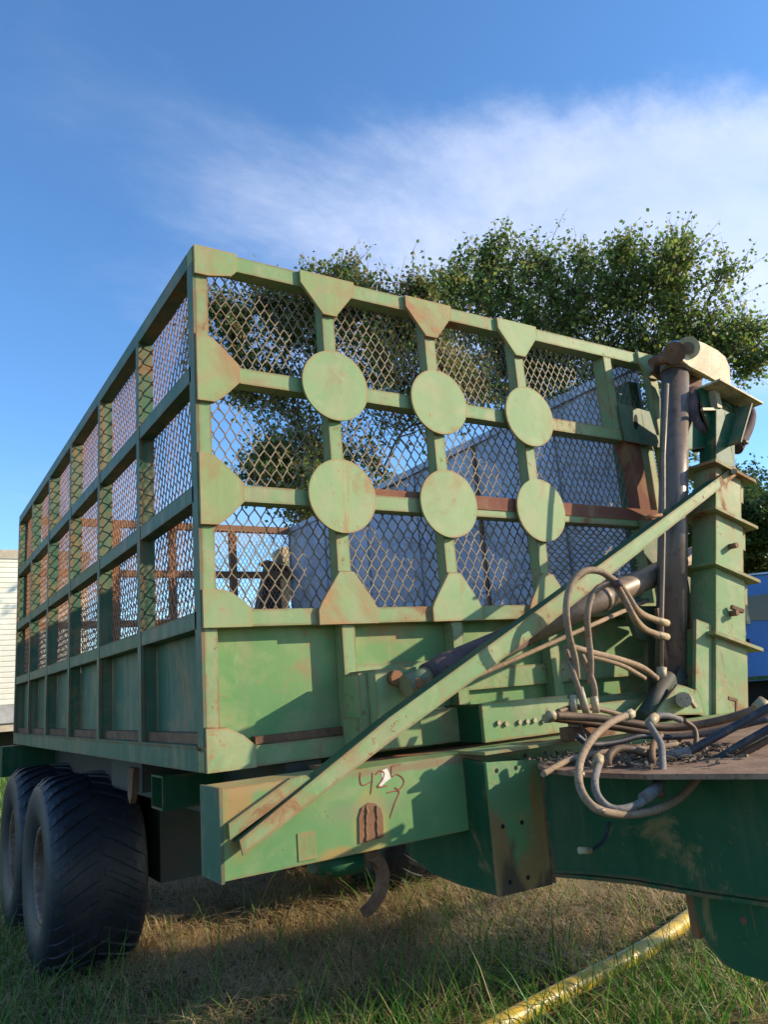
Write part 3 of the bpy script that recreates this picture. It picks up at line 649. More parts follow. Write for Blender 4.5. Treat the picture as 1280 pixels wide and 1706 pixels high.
# --- tilt cylinder
a, b_ = Vector((0.863, -0.270, 1.739)), Vector((3.140, -0.095, 2.360)); ax = (b_ - a).normalized()
def along(t): return a.lerp(b_, t)
part(MB().tube([along(.25), along(.99)], .062, 24), 'tilt_cylinder', 'tube_steel')
part(MB().tube([along(.0), along(.03), along(.04), along(.26)], .05, 24, rs=[.056, .060, .066, .060]), 'rubber_boot', 'boot')
part(MB().tube([along(-.05), along(.02)], .045, 18), 'cylinder_eye', 'paint_shaded')
part(MB().tube([along(-.035) + Vector((0, -.06, .0)), along(-.035) + Vector((0, .07, .0))], .02, 12), 'pin', 'rust_orange')
part(MB().tube([(0.928, -0.290, 1.680), (1.134, -0.280, 1.732), (1.691, -0.250, 1.875), (2.432, -0.170, 2.057)], .011, 10), 'oil_pipe', 'hose')
part(MB().tube([along(.52), along(.535)], .067, 24), 'cylinder_band', 'tube_steel')

# --- leaning mast (its own axes)
TH = R(15.4); mm = Matrix(((math.cos(TH), 0, math.sin(TH), 2.492), (0, 1, 0, -.43), (-math.sin(TH), 0, math.cos(TH), 1.45), (0, 0, 0, 1)))
def mpair(n, m, *a): return part(MB(mm).box(*a), n, m)
lv = [0.0, .405, .785, 1.10, 1.385]
for i in range(4):
    w = .262 - .012 * i; dd = .165 - .006 * i
    mpair('mast_section', 'paint', .0, w, 0, dd, lv[i] + (.0 if i == 0 else .010), lv[i + 1] - .010)
    if i: mpair('mast_lug', 'paint', w + .001, w + .05, .02, .035, lv[i + 1] - .14, lv[i + 1] - .011)
mpair('mast_section', 'paint_deep_shade', .03, .20, .02, .13, 1.395, 1.80)
for i in range(1, 5):
    w = .262 - .012 * i; mpair('mast_flange', 'paint', -.05, w + .10, -.035, .22, lv[i] - .009, lv[i] + .009)
for z in (.55, .93): part(MB(mm).tube([(.12, -.0005, z), (.12, -.045, z)], .016, 8), 'bolt', 'rust_orange')
part(MB(mm).bar((.10, -.02, .58), (.17, -.04, .57), .02, .02), 'bolt', 'rust')
mpair('mast_foot', 'paint', -.13, -.002, .02, .04, -.02, .46)
part(MB(mm).box(-.10, -.004, .05, .15, -.02, .42), 'mast_back', 'paint_worn')
part(MB(mm).prism([(.02, -.002), (.10, -.002)][0:0] or [(.10, .11), (.17, .11), (.17, .02), (.155, .02), (.155, .095), (.10, .095)], 'y', -.004, -.0002), 'weld_frame', 'rust')
# clevis that carries the upright cylinder
CY = -.26
part(MB().prism([(2.004, 1.486), (2.209, 1.615), (2.261, 1.603), (2.359, 1.571), (2.381, 1.460)], 'y', -.45, -.436), 'clevis_plate', 'paint')
part(MB().tube([(2.236, -0.450, 1.540), (2.144, -0.520, 1.545)], .036, 18), 'pivot_pin', 'fitting')
part(MB().bar((2.182, -0.515, 1.564), (2.230, -0.515, 1.505), .02, .02), 'pin_keeper', 'fitting')
c0, c1 = Vector((2.401, -0.260, 1.623)), Vector((2.889, -0.260, 3.447)); ud = (c1 - c0).normalized()
part(MB().tube([c0, c1], .079, 36), 'lift_cylinder', 'cyl_dark')
part(MB().tube([c1 - ud * .05, c1 + ud * .035], .088, 36), 'cylinder_collar', 'cyl_dark')
part(MB().tube([c0 - ud * .015, c0 + ud * .03], .086, 36), 'cylinder_foot', 'tube_steel')
part(MB().tube([c1 + ud * .03, c1 + ud * .16], .048, 24), 'piston_rod', 'chrome')
part(MB().tube([(2.640, -0.360, 3.263), (2.504, -0.360, 2.822), (2.391, -0.360, 2.349), (2.286, -0.360, 1.966), (2.219, -0.360, 1.682)], .012, 10), 'oil_pipe', 'tube_steel')
part(MB().tube([(2.223, -0.360, 1.700), (2.209, -0.360, 1.642)], .025, 8), 'pipe_fitting', 'fitting')
part(MB().box(2.335, 2.36, -.30, -.28, 1.6, 2.0), 'cylinder_guard', 'rust')
part(MB().bar((2.172, -0.340, 1.473), (2.409, -0.300, 1.669), .07, .09, (0, 1, 0)), 'lower_strut', 'chassis')
part(MB().tube([(1.955, -0.420, 1.480), (2.270, -0.360, 1.650)], .035, 14), 'lower_strut', 'chassis')
part(MB().tube([(3.004, -0.190, 3.590), (2.770, -0.350, 3.481)], .066, 20), 'rod_eye', 'rust')
part(MB().tube([(2.642, -0.280, 3.429), (2.748, -0.280, 3.469), (2.973, -0.280, 3.570)], .03, 12, rs=[.024, .036, .048]), 'head_pin', 'rust')
part(MB().tube([(2.881, -0.370, 3.523), (3.260, -0.120, 3.698)], .068, 22), 'arm_boss', 'cream')
part(MB().tube([(2.869, -0.378, 3.517), (2.879, -0.371, 3.522)], .036, 18), 'arm_pin', 'tube_steel')
arm = [(2.858, 3.563), (2.947, 3.602), (3.071, 3.593), (3.195, 3.568), (3.264, 3.536), (3.289, 3.472), (3.261, 3.332), (3.158, 3.348), (3.016, 3.385), (2.882, 3.413), (2.807, 3.447)]
part(MB().prism(arm, 'y', -.36, -.335), 'lift_arm', 'cream')
part(MB().prism([(x, z) for x, z in arm], 'y', -.16, -.135), 'lift_arm', 'rust')
part(MB().prism([(2.858, 3.563), (2.947, 3.602), (3.264, 3.536), (3.289, 3.472), (3.247, 3.473), (2.930, 3.537)], 'y', -.334, -.1605), 'arm_web', 'cream')
ck = [(2.920, 3.275), (3.058, 3.322), (3.134, 3.321), (3.340, 3.241), (3.293, 3.165), (3.122, 2.947), (2.978, 2.925), (2.950, 3.029), (2.917, 3.117)]
part(MB().prism(ck, 'y', -.375, -.36), 'cheek_plate', 'paint_deep_shade')
part(MB().prism([(x - .02, z) for x, z in ck], 'y', -.25, -.23), 'cheek_plate', 'paint_deep_shade')
part(MB().bar((2.938, -0.410, 3.285), (3.335, -0.410, 3.192), .18, .012, (.3, 0, 1)), 'cheek_flange', 'cream')
part(MB().tube([(3.121, -0.375, 3.165), (3.103, -0.386, 3.158)], .045, 24), 'cheek_boss', 'paint_deep_shade')
part(MB().tube([(3.103, -0.386, 3.158), (3.090, -0.394, 3.154)], .026, 20), 'cheek_pin', 'paint_shaded')
kx, kz = (3.015, 3.205)
part(MB().box(kx - .022, kx + .022, -.42, -.376, kz - .055, kz + .055), 'keeper_plate', 'fitting')
part(MB().bar((2.865, -0.400, 3.126), (3.010, -0.400, 3.145), .016, .016), 'keeper_bolt', 'fitting')
q = smooth_path([(3.252, -0.370, 3.241), (3.350, -0.370, 3.224), (3.385, -0.370, 3.173), (3.341, -0.370, 3.090), (3.252, -0.370, 2.996), (3.178, -0.370, 2.928)], 6)
part(MB().tube(q, .040, 16), 'rubber_stop', 'boot')
part(MB().bar((3.227, -0.430, 3.178), (3.039, -0.430, 2.917), .13, .010, (1, 0, .3)), 'cheek_rib', 'paint_shaded')
part(MB().tube([(3.190, -0.420, 2.962), (3.223, -0.420, 2.954)], .012, 8), 'stop_bolt', 'tube_steel')
part(MB().tube([(2.986, -0.300, 3.280), (2.891, -0.300, 3.172), (2.897, -0.300, 3.069), (3.005, -0.300, 3.006)], .055, 14), 'cable_guide', 'boot')
part(MB().prism([(2.757, 2.890), (3.060, 2.943), (3.083, 3.111), (3.004, 3.245), (2.893, 3.125), (2.796, 3.003)], 'y', -.335, -.32), 'head_web', 'paint_deep_shade')

# --- rear mast, dark
for xa, ya in ((2.25, L + .10),):
    r2 = Matrix(((math.cos(TH), 0, math.sin(TH), xa), (0, 1, 0, ya), (-math.sin(TH), 0, math.cos(TH), 1.45), (0, 0, 0, 1)))
    part(MB(r2).box(0, .36, 0, .16, 0, 1.85), 'rear_mast', 'chassis')
    part(MB(r2).box(-.05, .42, -.05, .2, 1.85, 1.88), 'mast_flange', 'rust')
    part(MB(r2).tube([(.18, -.02, 2.02), (.18, .16, 2.02)], .10, 18), 'rear_pulley', 'cream')
    part(MB(r2).box(.10, .26, .0, .02, 1.881, 2.0), 'rear_cheek', 'paint')

# --- hoses and pipes
def hose(pts, r, mat, name='hydraulic_hose', n=7, ribs=0):
    q = smooth_path(pts, n)
    rs = None
    if ribs:
        L_ = len(q) * 3; qq = []; pts2 = [Vector(p) for p in q]
        qq = [pts2[i].lerp(pts2[i + 1], t) for i in range(len(pts2) - 1) for t in (0, .33, .66)] + [pts2[-1]]
        rs = [r * (1 + .14 * (i % 2)) for i in range(len(qq))]; q = qq
    return part(MB().tube(q, r, 10, rs=rs), name, mat)
hose([(1.385, -0.600, 1.686), (1.366, -0.620, 1.771), (1.330, -0.640, 1.857), (1.310, -0.660, 1.953), (1.339, -0.660, 2.039), (1.391, -0.660, 2.097), (1.461, -0.660, 2.126), (1.541, -0.660, 2.124), (1.609, -0.660, 2.093), (1.651, -0.660, 2.072)], .0150, 'hose')
hose([(1.644, -0.660, 2.078), (1.693, -0.660, 2.020), (1.735, -0.660, 1.961), (1.988, -0.500, 1.944), (2.204, -0.400, 1.927)], .014, 'hose', ribs=1)
hose([(1.457, -0.600, 1.658), (1.457, -0.620, 1.755), (1.452, -0.630, 1.854), (1.448, -0.640, 1.928), (1.480, -0.640, 2.003), (1.529, -0.640, 2.049), (1.578, -0.650, 2.069), (1.635, -0.660, 2.070)], .0140, 'hose')
hose([(1.622, -0.670, 2.063), (1.662, -0.670, 1.998), (1.706, -0.670, 1.919), (1.970, -0.500, 1.882), (2.187, -0.400, 1.857)], .014, 'hose', ribs=1)
for q in (((1096, 1034), (1112, 1037)), ): pass
part(MB().tube([(2.174, -0.410, 1.930), (2.316, -0.360, 1.917)], .018, 12), 'hose_fitting', 'fitting')
part(MB().tube([(2.157, -0.410, 1.860), (2.300, -0.360, 1.848)], .018, 12), 'hose_fitting', 'fitting')
part(MB().tube([(1.604, -0.690, 2.083), (1.609, -0.690, 2.052)], .022, 10), 'hose_tie', 'boot')
hose([(1.396, -0.550, 1.817), (1.459, -0.550, 1.810), (1.588, -0.520, 1.786), (1.781, -0.480, 1.754), (2.006, -0.420, 1.708), (2.150, -0.380, 1.650)], .0145, 'hose')
hose([(1.567, -0.520, 1.772), (1.679, -0.500, 1.752), (1.836, -0.460, 1.720), (2.039, -0.400, 1.656)], .011, 'hose')
hose([(1.364, -0.580, 1.806), (1.359, -0.600, 1.737), (1.360, -0.620, 1.663), (1.376, -0.620, 1.602), (1.391, -0.620, 1.551)], .012, 'hose')
hose([(1.461, -0.570, 1.778), (1.454, -0.600, 1.719), (1.456, -0.620, 1.657), (1.455, -0.620, 1.596), (1.453, -0.620, 1.548)], .0125, 'hose')
for a_, b_2 in (((1.371, -0.620, 1.650), (1.393, -0.620, 1.546)), ((1.447, -0.620, 1.609), (1.448, -0.620, 1.541)), ((1.352, -0.600, 1.621), (1.342, -0.600, 1.550))):
    part(MB().tube([a_, b_2], .016, 10), 'hose_fitting', 'fitting')
part(MB().box(1.27, 1.50, -.66, -.58, 1.451, 1.50), 'valve_block', 'rust')
part(MB().box(1.30, 1.40, -.67, -.60, 1.5005, 1.545), 'valve_block', 'hose')
hose([(1.139, -0.700, 1.557), (1.229, -0.720, 1.545), (1.348, -0.760, 1.525), (1.467, -0.800, 1.497), (1.591, -0.840, 1.472), (1.697, -0.900, 1.471), (1.791, -1.000, 1.492), (1.928, -1.100, 1.537)], .016, 'hose_brown')
hose([(1.160, -0.660, 1.547), (1.298, -0.680, 1.519), (1.452, -0.720, 1.484), (1.588, -0.780, 1.448), (1.731, -0.840, 1.435), (1.898, -0.920, 1.453), (2.076, -1.000, 1.492)], .015, 'hose_brown')
# big looped hoses hanging over the platform edge
hose([(1.326, -0.900, 1.544), (1.159, -0.960, 1.531), (0.997, -1.020, 1.496), (0.848, -1.100, 1.450), (0.743, -1.180, 1.399), (0.721, -1.220, 1.354), (0.752, -1.240, 1.318), (0.849, -1.240, 1.292), (0.982, -1.240, 1.284), (1.125, -1.220, 1.295), (1.235, -1.200, 1.323), (1.324, -1.180, 1.354)], .0125, 'hose')
hose([(0.971, -1.050, 1.410), (0.831, -1.160, 1.386), (0.792, -1.200, 1.351), (0.812, -1.220, 1.316), (0.852, -1.240, 1.307), (0.934, -1.240, 1.315), (1.025, -1.220, 1.339), (1.093, -1.200, 1.374), (1.154, -1.160, 1.417), (1.231, -1.100, 1.450), (1.305, -1.020, 1.478), (1.332, -0.980, 1.511), (1.403, -0.950, 1.528), (1.481, -0.950, 1.524), (1.547, -0.950, 1.503)], .0120, 'hose_sleeve')
part(MB().tube([(0.945, -1.240, 1.324), (1.013, -1.225, 1.335), (1.064, -1.210, 1.354)], .019, 12), 'hose_sleeve', 'hose_sleeve')
hose([(1.263, -1.060, 1.402), (1.342, -1.100, 1.406), (1.402, -1.160, 1.444), (1.499, -1.220, 1.490), (1.605, -1.300, 1.547)], .0145, 'hose_dark')
hose([(1.333, -1.020, 1.346), (1.395, -1.100, 1.356), (1.426, -1.180, 1.388), (1.486, -1.240, 1.431), (1.551, -1.320, 1.481)], .0135, 'hose_dark')
hose([(1.069, -1.000, 1.380), (1.074, -1.000, 1.421), (1.127, -1.000, 1.443), (1.193, -1.020, 1.432), (1.256, -1.040, 1.402), (1.320, -1.060, 1.369)], .0140, 'hose_brown')
part(MB().tube([(1.263, -1.060, 1.402), (1.357, -1.115, 1.413)], .0175, 12), 'hose_sleeve', 'hose_sleeve')
part(MB().tube([(1.595, -1.240, 1.534), (1.623, -1.260, 1.561)], .024, 10), 'hose_coupling', 'fitting')
hose([(1.243, -0.720, 1.519), (1.262, -0.720, 1.479), (1.253, -0.740, 1.440)], .004, 'hose_dark', 'wire')
hose([(1.092, -0.950, 1.205), (1.052, -0.950, 1.153), (0.987, -0.950, 1.130)], .006, 'hose_dark', 'wire')
part(MB().tube([(0.936, -0.950, 1.141), (0.985, -0.950, 1.133)], .011, 10), 'hose_coupling', 'fitting')

hose([(1.114, -1.160, 1.351), (1.073, -1.200, 1.313), (1.142, -1.140, 1.365), (1.202, -1.080, 1.409), (1.314, -1.000, 1.440), (1.421, -0.950, 1.460)], .0115, 'hose_brown')
hose([(0.897, -0.860, 1.381), (0.975, -0.840, 1.394), (1.071, -0.820, 1.407), (1.174, -0.840, 1.417), (1.312, -0.860, 1.415), (1.455, -0.880, 1.409), (1.571, -0.900, 1.411)], .011, 'hose')
hose([(1.196, -0.740, 1.479), (1.249, -0.760, 1.441), (1.375, -0.780, 1.438), (1.492, -0.800, 1.449), (1.607, -0.820, 1.433), (1.763, -0.900, 1.433), (1.989, -1.050, 1.473)], .012, 'hose_dark')
hose([(1.206, -0.950, 1.404), (1.260, -0.980, 1.379), (1.335, -1.020, 1.356), (1.392, -1.100, 1.344), (1.454, -1.180, 1.369), (1.571, -1.300, 1.443)], .012, 'hose_brown')
hose([(1.565, -0.950, 1.364), (1.613, -0.950, 1.408), (1.646, -0.930, 1.460), (1.603, -0.920, 1.498)], .010, 'hose_brown')
hose([(1.404, -1.000, 1.399), (1.450, -1.000, 1.379), (1.539, -1.050, 1.379), (1.622, -1.120, 1.397), (1.733, -1.200, 1.438)], .010, 'hose')
hose([(1.254, -0.600, 1.562), (1.342, -0.580, 1.570), (1.449, -0.560, 1.566), (1.593, -0.540, 1.540), (1.759, -0.520, 1.496)], .012, 'hose_brown')
for p_, q_ in (((1.329, -0.980, 1.509), (1.397, -0.955, 1.527)), ((1.294, -0.910, 1.538), (1.337, -0.900, 1.547)), ((0.962, -1.050, 1.409), (0.999, -1.030, 1.430)), ((1.323, -1.180, 1.351), (1.396, -1.160, 1.371)), ((1.139, -0.700, 1.557), (1.109, -0.690, 1.560)), ((1.160, -0.660, 1.547), (1.123, -0.660, 1.548))):
    part(MB().tube([p_, q_], .0185, 6), 'hose_fitting', 'fitting')
for p_ in ((1.093, -1.200, 1.374), (1.134, -1.170, 1.401), (0.752, -1.240, 1.318), (0.769, -1.160, 1.412)):
    p_ = Vector(p_); part(MB().tube([p_ - Vector((0, 0, .006)), p_ + Vector((0, 0, .006))], .0165, 12), 'hose_clamp', 'tube_steel')
# grease, dry leaves and scrap lying on the platform (uncountable bits)
b = MB(); rr = random.Random(4)
for i in range(900):
    x = rr.gauss(1.28, .20); y = rr.gauss(-.90, .14)
    if x < 1.06: continue
    l = rr.uniform(.008, .04); a2 = rr.uniform(0, 6.28); h = rr.uniform(.0, .012)
    b.bar((x, y, 1.390 + h), (x + l * math.cos(a2), y + l * math.sin(a2), 1.390 + h + rr.uniform(-.004, .014)), rr.uniform(.004, .012), rr.uniform(.003, .010))
part(b, 'debris', 'sludge', kind='stuff')

# ================================================================== YELLOW HOSE ON THE GRASS
yp = [(1.383, 0.396, 0.040), (1.682, 0.438, 0.050), (2.078, 0.483, 0.060), (2.405, 0.510, 0.070), (2.811, 0.555, 0.080), (3.212, 0.655, 0.080), (3.666, 0.790, 0.080), (4.325, 0.940, 0.080)]
y0 = MB().tube(smooth_path(yp, 8), .050, 20).obj('yellow_pipe', M['yellow']); recentre(y0)
tag(y0, 'scuffed yellow pipe lying in the grass in front of the wagon', 'pipe')

# ================================================================== WHITE TRAILER AT LEFT
TY = 10.0
tr = empty('box_trailer', (-1.0, TY + 1.2, 0), 'white ribbed box trailer standing behind the left rear of the wagon', 'trailer')
def tp(b, name, mat, kind=None):
    o = b.obj(name, M[mat], tr)
    if kind: o['kind'] = kind
X0, X1 = -6.0, 1.6
z = 1.86; k = 0
while z < 4.02:
    tp(MB().prism([(TY, z), (TY - .012, z + .01), (TY - .012, z + .066), (TY, z + .076)][::-1], 'x', X0, X1), 'plank', 'white'); z += .079; k += 1
tp(MB().box(X0, X1, TY + .001, TY + 2.4, 1.75, 4.05), 'box_body', 'white')
tp(MB().box(X0 - .02, X1 + .02, TY - .03, TY + 2.43, 4.051, 4.19), 'roof_rim', 'white_trim')
tp(MB().box(X0, X1, TY - .02, TY + .0, 1.60, 1.86), 'lower_band', 'greyband')
tp(MB().box(-1.2, X1 - 1.55 + .25, TY - .04, TY - .021, 1.84, 1.91), 'side_rail', 'rust')
tp(MB().box(X0, X1, TY + .02, TY + 2.3, 1.48, 1.60), 'underframe', 'white_trim')
tp(MB().box(-.30, .135, TY - .026, TY - .0205, 1.66, 1.72), 'reflector', 'red')
for cxw in (-.3, -1.6): tp(MB().lathe([(.0, .2), (0, .5), (.05, .54), (.25, .54), (.3, .5), (.3, .2)], 28, (0, 0, 0)), 'wheel', 'tyre') if False else tp(MB(Matrix.Translation((cxw, TY + .35, .56)) @ Matrix.Rotation(R(90), 4, 'Z')).lathe([(.0, .02), (.02, .28), (0, .5), (.05, .54), (.25, .54), (.3, .5), (.3, .2)], 28), 'wheel', 'tyre')
tp(MB().box(X0, X1, TY + .9, TY + 1.5, 1.1, 1.48), 'chassis_rail', 'chassis')

# ================================================================== BLUE TRUCK AT RIGHT
TO = Vector((9.904, 4.273, 0.787)); TO.z = 0
tk = empty('blue_truck', TO, 'blue truck cab with a pale door panel parked beyond the mast at the right', 'truck')
# cab front faces the camera side; local frame u = image right, w = away
u = Vector((cr.x, cr.y, 0)).normalized(); w_ = Vector((-u.y, u.x, 0))
tm = Matrix(((u.x, w_.x, 0, TO.x), (u.y, w_.y, 0, TO.y), (0, 0, 1, 0), (0, 0, 0, 1)))
def kp(b, name, mat): return b.obj(name, M[mat], tk)
body = [(-.22, 1.35), (-.26, 2.2), (-.22, 2.72), (-.10, 2.86), (.3, 2.93), (1.6, 2.96), (2.1, 2.86), (2.2, 2.3), (2.2, 1.35)]
kp(MB(tm).prism(body, 'y', 0, 1.8), 'cab', 'blue')
kp(MB(tm).prism([(-.16, 2.84), (.3, 2.96), (1.6, 2.995), (2.0, 2.90), (1.6, 2.965), (.3, 2.935)], 'y', -.05, 1.85), 'roof_edge', 'blue_panel')
kp(MB(tm).prism([(-.20, 2.06), (.13, 2.04), (.10, 2.66), (-.18, 2.66)], 'y', -.02, -.002), 'door_panel', 'blue_panel')
kp(MB(tm).prism([(.17, 2.25), (.14, 2.62), (1.5, 2.66), (1.5, 2.2)], 'y', -.012, -.001), 'windscreen', 'glass')
kp(MB(tm).box(.08, .14, -.05, -.002, 1.82, 1.98), 'door_handle', 'black')
kp(MB(tm).box(.15, .2, -.06, -.013, 2.2, 2.6), 'wiper', 'cream')
kp(MB(tm).box(-.2, 2.2, -.01, -.001, 1.36, 1.42), 'sill', 'paint_deep_shade')
kp(MB(tm).box(-.1, 2.1, .3, 1.6, .75, 1.349), 'engine', 'black')
kp(MB(tm @ Matrix.Translation((.2, .1, .52))).lathe([(.0, .02), (.02, .3), (0, .48), (.05, .52), (.28, .52), (.33, .48), (.33, .2)], 28), 'wheel', 'tyre')
kp(MB(tm @ Matrix.Translation((1.7, .1, .52))).lathe([(.0, .02), (.02, .3), (0, .48), (.05, .52), (.28, .52), (.33, .48), (.33, .2)], 28), 'wheel', 'tyre')
# small red post
q = Vector((6.620, 2.093, 0.917)); q.z = 0
rp = MB().box(q.x - .035, q.x + .035, q.y - .035, q.y + .035, 0, 1.12).box(q.x - .05, q.x + .05, q.y - .05, q.y + .05, 1.1205, 1.15).obj('marker_post', M['red_post']); recentre(rp)
tag(rp, 'short red orange post standing in the grass at the right edge', 'post')

# ================================================================== TREES
def make_tree(name, base, clumps, label, mat, fork_z, trunk_r, seed, leaves_per=34, twigs=60, leaf=.062, group=None, subs=9):
    rng = np.random.default_rng(seed); pr_ = random.Random(seed)
    base = Vector(base); root = empty(name, base, label, 'tree', group)
    fork = Vector((base.x, base.y, fork_z)); tb = MB()
    tp_ = smooth_path([base - Vector((0, 0, .1)), base.lerp(fork, .5) + Vector((.06, .05, 0)), fork], 4); tb.tube(tp_, trunk_r, 12, rs=list(np.linspace(trunk_r * 1.15, trunk_r * .62, len(tp_))))
    LV = []; 
    nodes = [(fork, trunk_r * .8)]
    for c0_, r0_ in sorted(clumps, key=lambda q: (Vector(q[0]) - fork).length):
        c0_ = Vector(c0_); s_, sr_ = min(nodes, key=lambda q: (q[0] - c0_).length + .35 * abs((q[0] - fork).length)); mid = s_.lerp(c0_, .5) + Vector((pr_.uniform(-.3, .3), pr_.uniform(-.3, .3), pr_.uniform(-.1, .3))); path0 = smooth_path([s_, mid, c0_], 5)
        r_e = max(.016, sr_ * .5); rs_ = list(np.linspace(sr_ * .8, r_e, len(path0))); tb.tube(path0, 1, 7, False, rs=rs_); nodes += list(zip(path0[2:], rs_[2:]))
        for sh in range(7):
            od = (c0_ - fork).normalized(); d = (od * .6 + Vector((0, 0, .55)) + Vector(rng.normal(size=3)) * .6).normalized(); b0 = c0_ + Vector(rng.normal(size=3)) * r0_ * .4
            e = b0 + d * (r0_ * rng.uniform(.9, 1.7) + .1); q_ = smooth_path([b0, b0.lerp(e, .5) + Vector(rng.normal(size=3)) * .06, e], 4); tb.tube(q_, 1, 3, False, rs=list(np.linspace(.009, .002, len(q_))))
            nl = leaves_per * 2; k = rng.random(nl); A_ = np.array(b0)[None] * (1 - k[:, None]) + np.array(e)[None] * k[:, None]; LV.append(A_ + rng.normal(size=(nl, 3)) * .055)
        for sub in range(subs):
            od = (c0_ - fork).normalized(); d = (od * .9 + Vector(rng.normal(size=3)) * .75).normalized(); d.z += .15
            b0 = path0[-1 - pr_.randrange(0, 7)]; c = c0_ + d * r0_ * rng.uniform(.15, 1.15) + Vector(rng.normal(size=3)) * r0_ * .3
            path = smooth_path([b0, b0.lerp(c, .5) + Vector(rng.normal(size=3)) * r0_ * .12, c], 5)
            tb.tube(path, 1, 5, False, rs=list(np.linspace(.016, .004, len(path))))
            for t in range(twigs):
                q_ = rng.random(); s0 = path[min(len(path) - 1, int((q_ ** .7) * len(path)))]
                e = s0 + (d * .55 + Vector(rng.normal(size=3)) * .62).normalized() * rng.uniform(.25, .85) * (.5 + r0_ * .7)
                m_ = s0.lerp(e, .5) + Vector(rng.normal(size=3)) * .04; tb.tube([s0, m_, e], 1, 3, False, rs=[.006, .004, .002])
                nl = leaves_per; k = rng.random(nl); A_ = np.array(s0)[None] * (1 - k[:, None]) + np.array(e)[None] * k[:, None]
                LV.append(A_ + rng.normal(size=(nl, 3)) * (.045 + .05 * r0_))
    P_ = np.concatenate(LV); n_ = len(P_); ax_ = rng.normal(size=(n_, 3)); ax_ /= np.linalg.norm(ax_, axis=1)[:, None]; ax_[:, 2] -= .35; ax_ /= np.linalg.norm(ax_, axis=1)[:, None]
    sd_ = np.cross(ax_, rng.normal(size=(n_, 3))); sd_ /= np.linalg.norm(sd_, axis=1)[:, None]; ln = leaf * rng.uniform(.7, 1.4, n_)[:, None]; wd_ = ln * .36
    V = np.stack([P_, P_ + ax_ * ln * .5 + sd_ * wd_, P_ + ax_ * ln, P_ + ax_ * ln * .5 - sd_ * wd_], 1).reshape(-1, 3)
    F = np.arange(n_ * 4).reshape(-1, 4)
    cw = bpy.data.objects.new('crown', big_mesh('crown', V, F, M[mat], 4)); COL.objects.link(cw); cw['kind'] = 'stuff'; attach(cw, root)
    tb.obj('trunk', M['bark'], root)
    return n_
def fill(cl, seed):
    rg = random.Random(seed); out = list(cl)
    for i, (c, r_) in enumerate(cl):
        near = sorted(cl, key=lambda q: (Vector(q[0]) - Vector(c)).length)[1:5]
        for o_ in rg.sample(near, 2): out.append((tuple(Vector(c).lerp(Vector(o_[0]), rg.uniform(.35, .65)) + Vector((rg.uniform(-.7, .7), rg.uniform(-.7, .7), rg.uniform(-.25, .1)))), (r_ + o_[1]) * .42))
    return out
mpx_a, mpx_b = 14 / 1285., 16.5 / 1285.
CA = [((3.780, 8.595, 8.164), 34), ((4.274, 8.568, 8.897), 38), ((4.203, 9.082, 7.597), 40), ((4.944, 8.562, 8.209), 70), ((4.905, 7.919, 8.882), 40), ((5.766, 8.195, 9.420), 28), ((5.847, 8.102, 8.655), 60), ((5.721, 8.274, 7.400), 85), ((4.847, 9.235, 7.291), 50),
      ((6.199, 7.610, 8.728), 34), ((6.808, 7.776, 8.458), 55), ((6.351, 7.660, 7.253), 80), ((4.716, 8.869, 5.775), 48), ((5.415, 8.774, 6.268), 62), ((6.266, 8.524, 6.050), 72), ((6.636, 7.095, 8.683), 28), ((7.074, 7.289, 7.805), 55), ((7.039, 7.592, 6.753), 72), ((5.288, 9.134, 5.225), 34), ((6.082, 8.982, 5.240), 50), ((4.427, 8.814, 6.225), 28)]
make_tree('broadleaf_tree', (8.3, 7.6, 0), fill([((c[0], c[1], c[2] - .42), r * mpx_a * .93) for c, r in CA], 3), 'dark green tree behind the wagon, seen through the mesh left of centre', 'leaf_dark', 3.0, .16, 3, 8, 9, .076, 'large trees behind the wagon', 7)
CB = [((8.244, 8.550, 9.396), 40), ((8.753, 8.359, 10.246), 38), ((9.310, 7.792, 10.565), 28), ((9.814, 8.051, 10.198), 50), ((9.158, 8.075, 8.952), 70), ((10.546, 7.775, 10.373), 42), ((10.641, 7.519, 9.268), 75), ((10.047, 7.746, 8.028), 85), ((10.866, 6.870, 10.241), 28), ((11.473, 7.116, 9.673), 55), ((11.917, 6.606, 10.508), 26), ((11.647, 6.331, 9.450), 55),
      ((11.599, 7.119, 8.440), 90), ((12.482, 5.903, 10.400), 26), ((12.661, 6.309, 9.816), 38), ((12.591, 6.151, 8.743), 70), ((13.052, 5.374, 9.624), 36), ((13.394, 5.802, 9.019), 58), ((13.758, 5.773, 8.245), 40), ((13.857, 5.557, 7.896), 26), ((13.193, 6.443, 8.017), 60), ((10.864, 7.651, 7.313), 90), ((12.212, 7.099, 7.026), 80), ((9.441, 8.252, 7.600), 75), ((9.028, 8.821, 8.302), 60), ((12.441, 7.285, 5.770), 45), ((13.969, 5.433, 8.546), 20), ((11.344, 7.612, 6.293), 70), ((12.103, 6.444, 8.372), 70), ((11.818, 7.257, 7.847), 80), ((10.478, 7.567, 8.568), 70), ((9.931, 8.235, 8.764), 60)]
make_tree('broadleaf_tree', (12.2, 9.2, 0), fill([((c[0], c[1], c[2] - .32), r * mpx_b) for c, r in CB], 4), 'tall airy green tree rising above the right end of the wagon', 'leaf', 3.2, .18, 5, 7, 8, .086, 'large trees behind the wagon', 6)
fl = [('round green tree in the far tree line, seen between the basket and the mast', (27.374, 18.943, 6.357), 2.9, 11), ('dark green tree farthest right in the far tree line above the blue truck', (31.165, 16.510, 6.271), 2.9, 12), ('low green tree of the far line behind the middle of the mast', (33.031, 20.149, 6.407), 3.0, 13)]
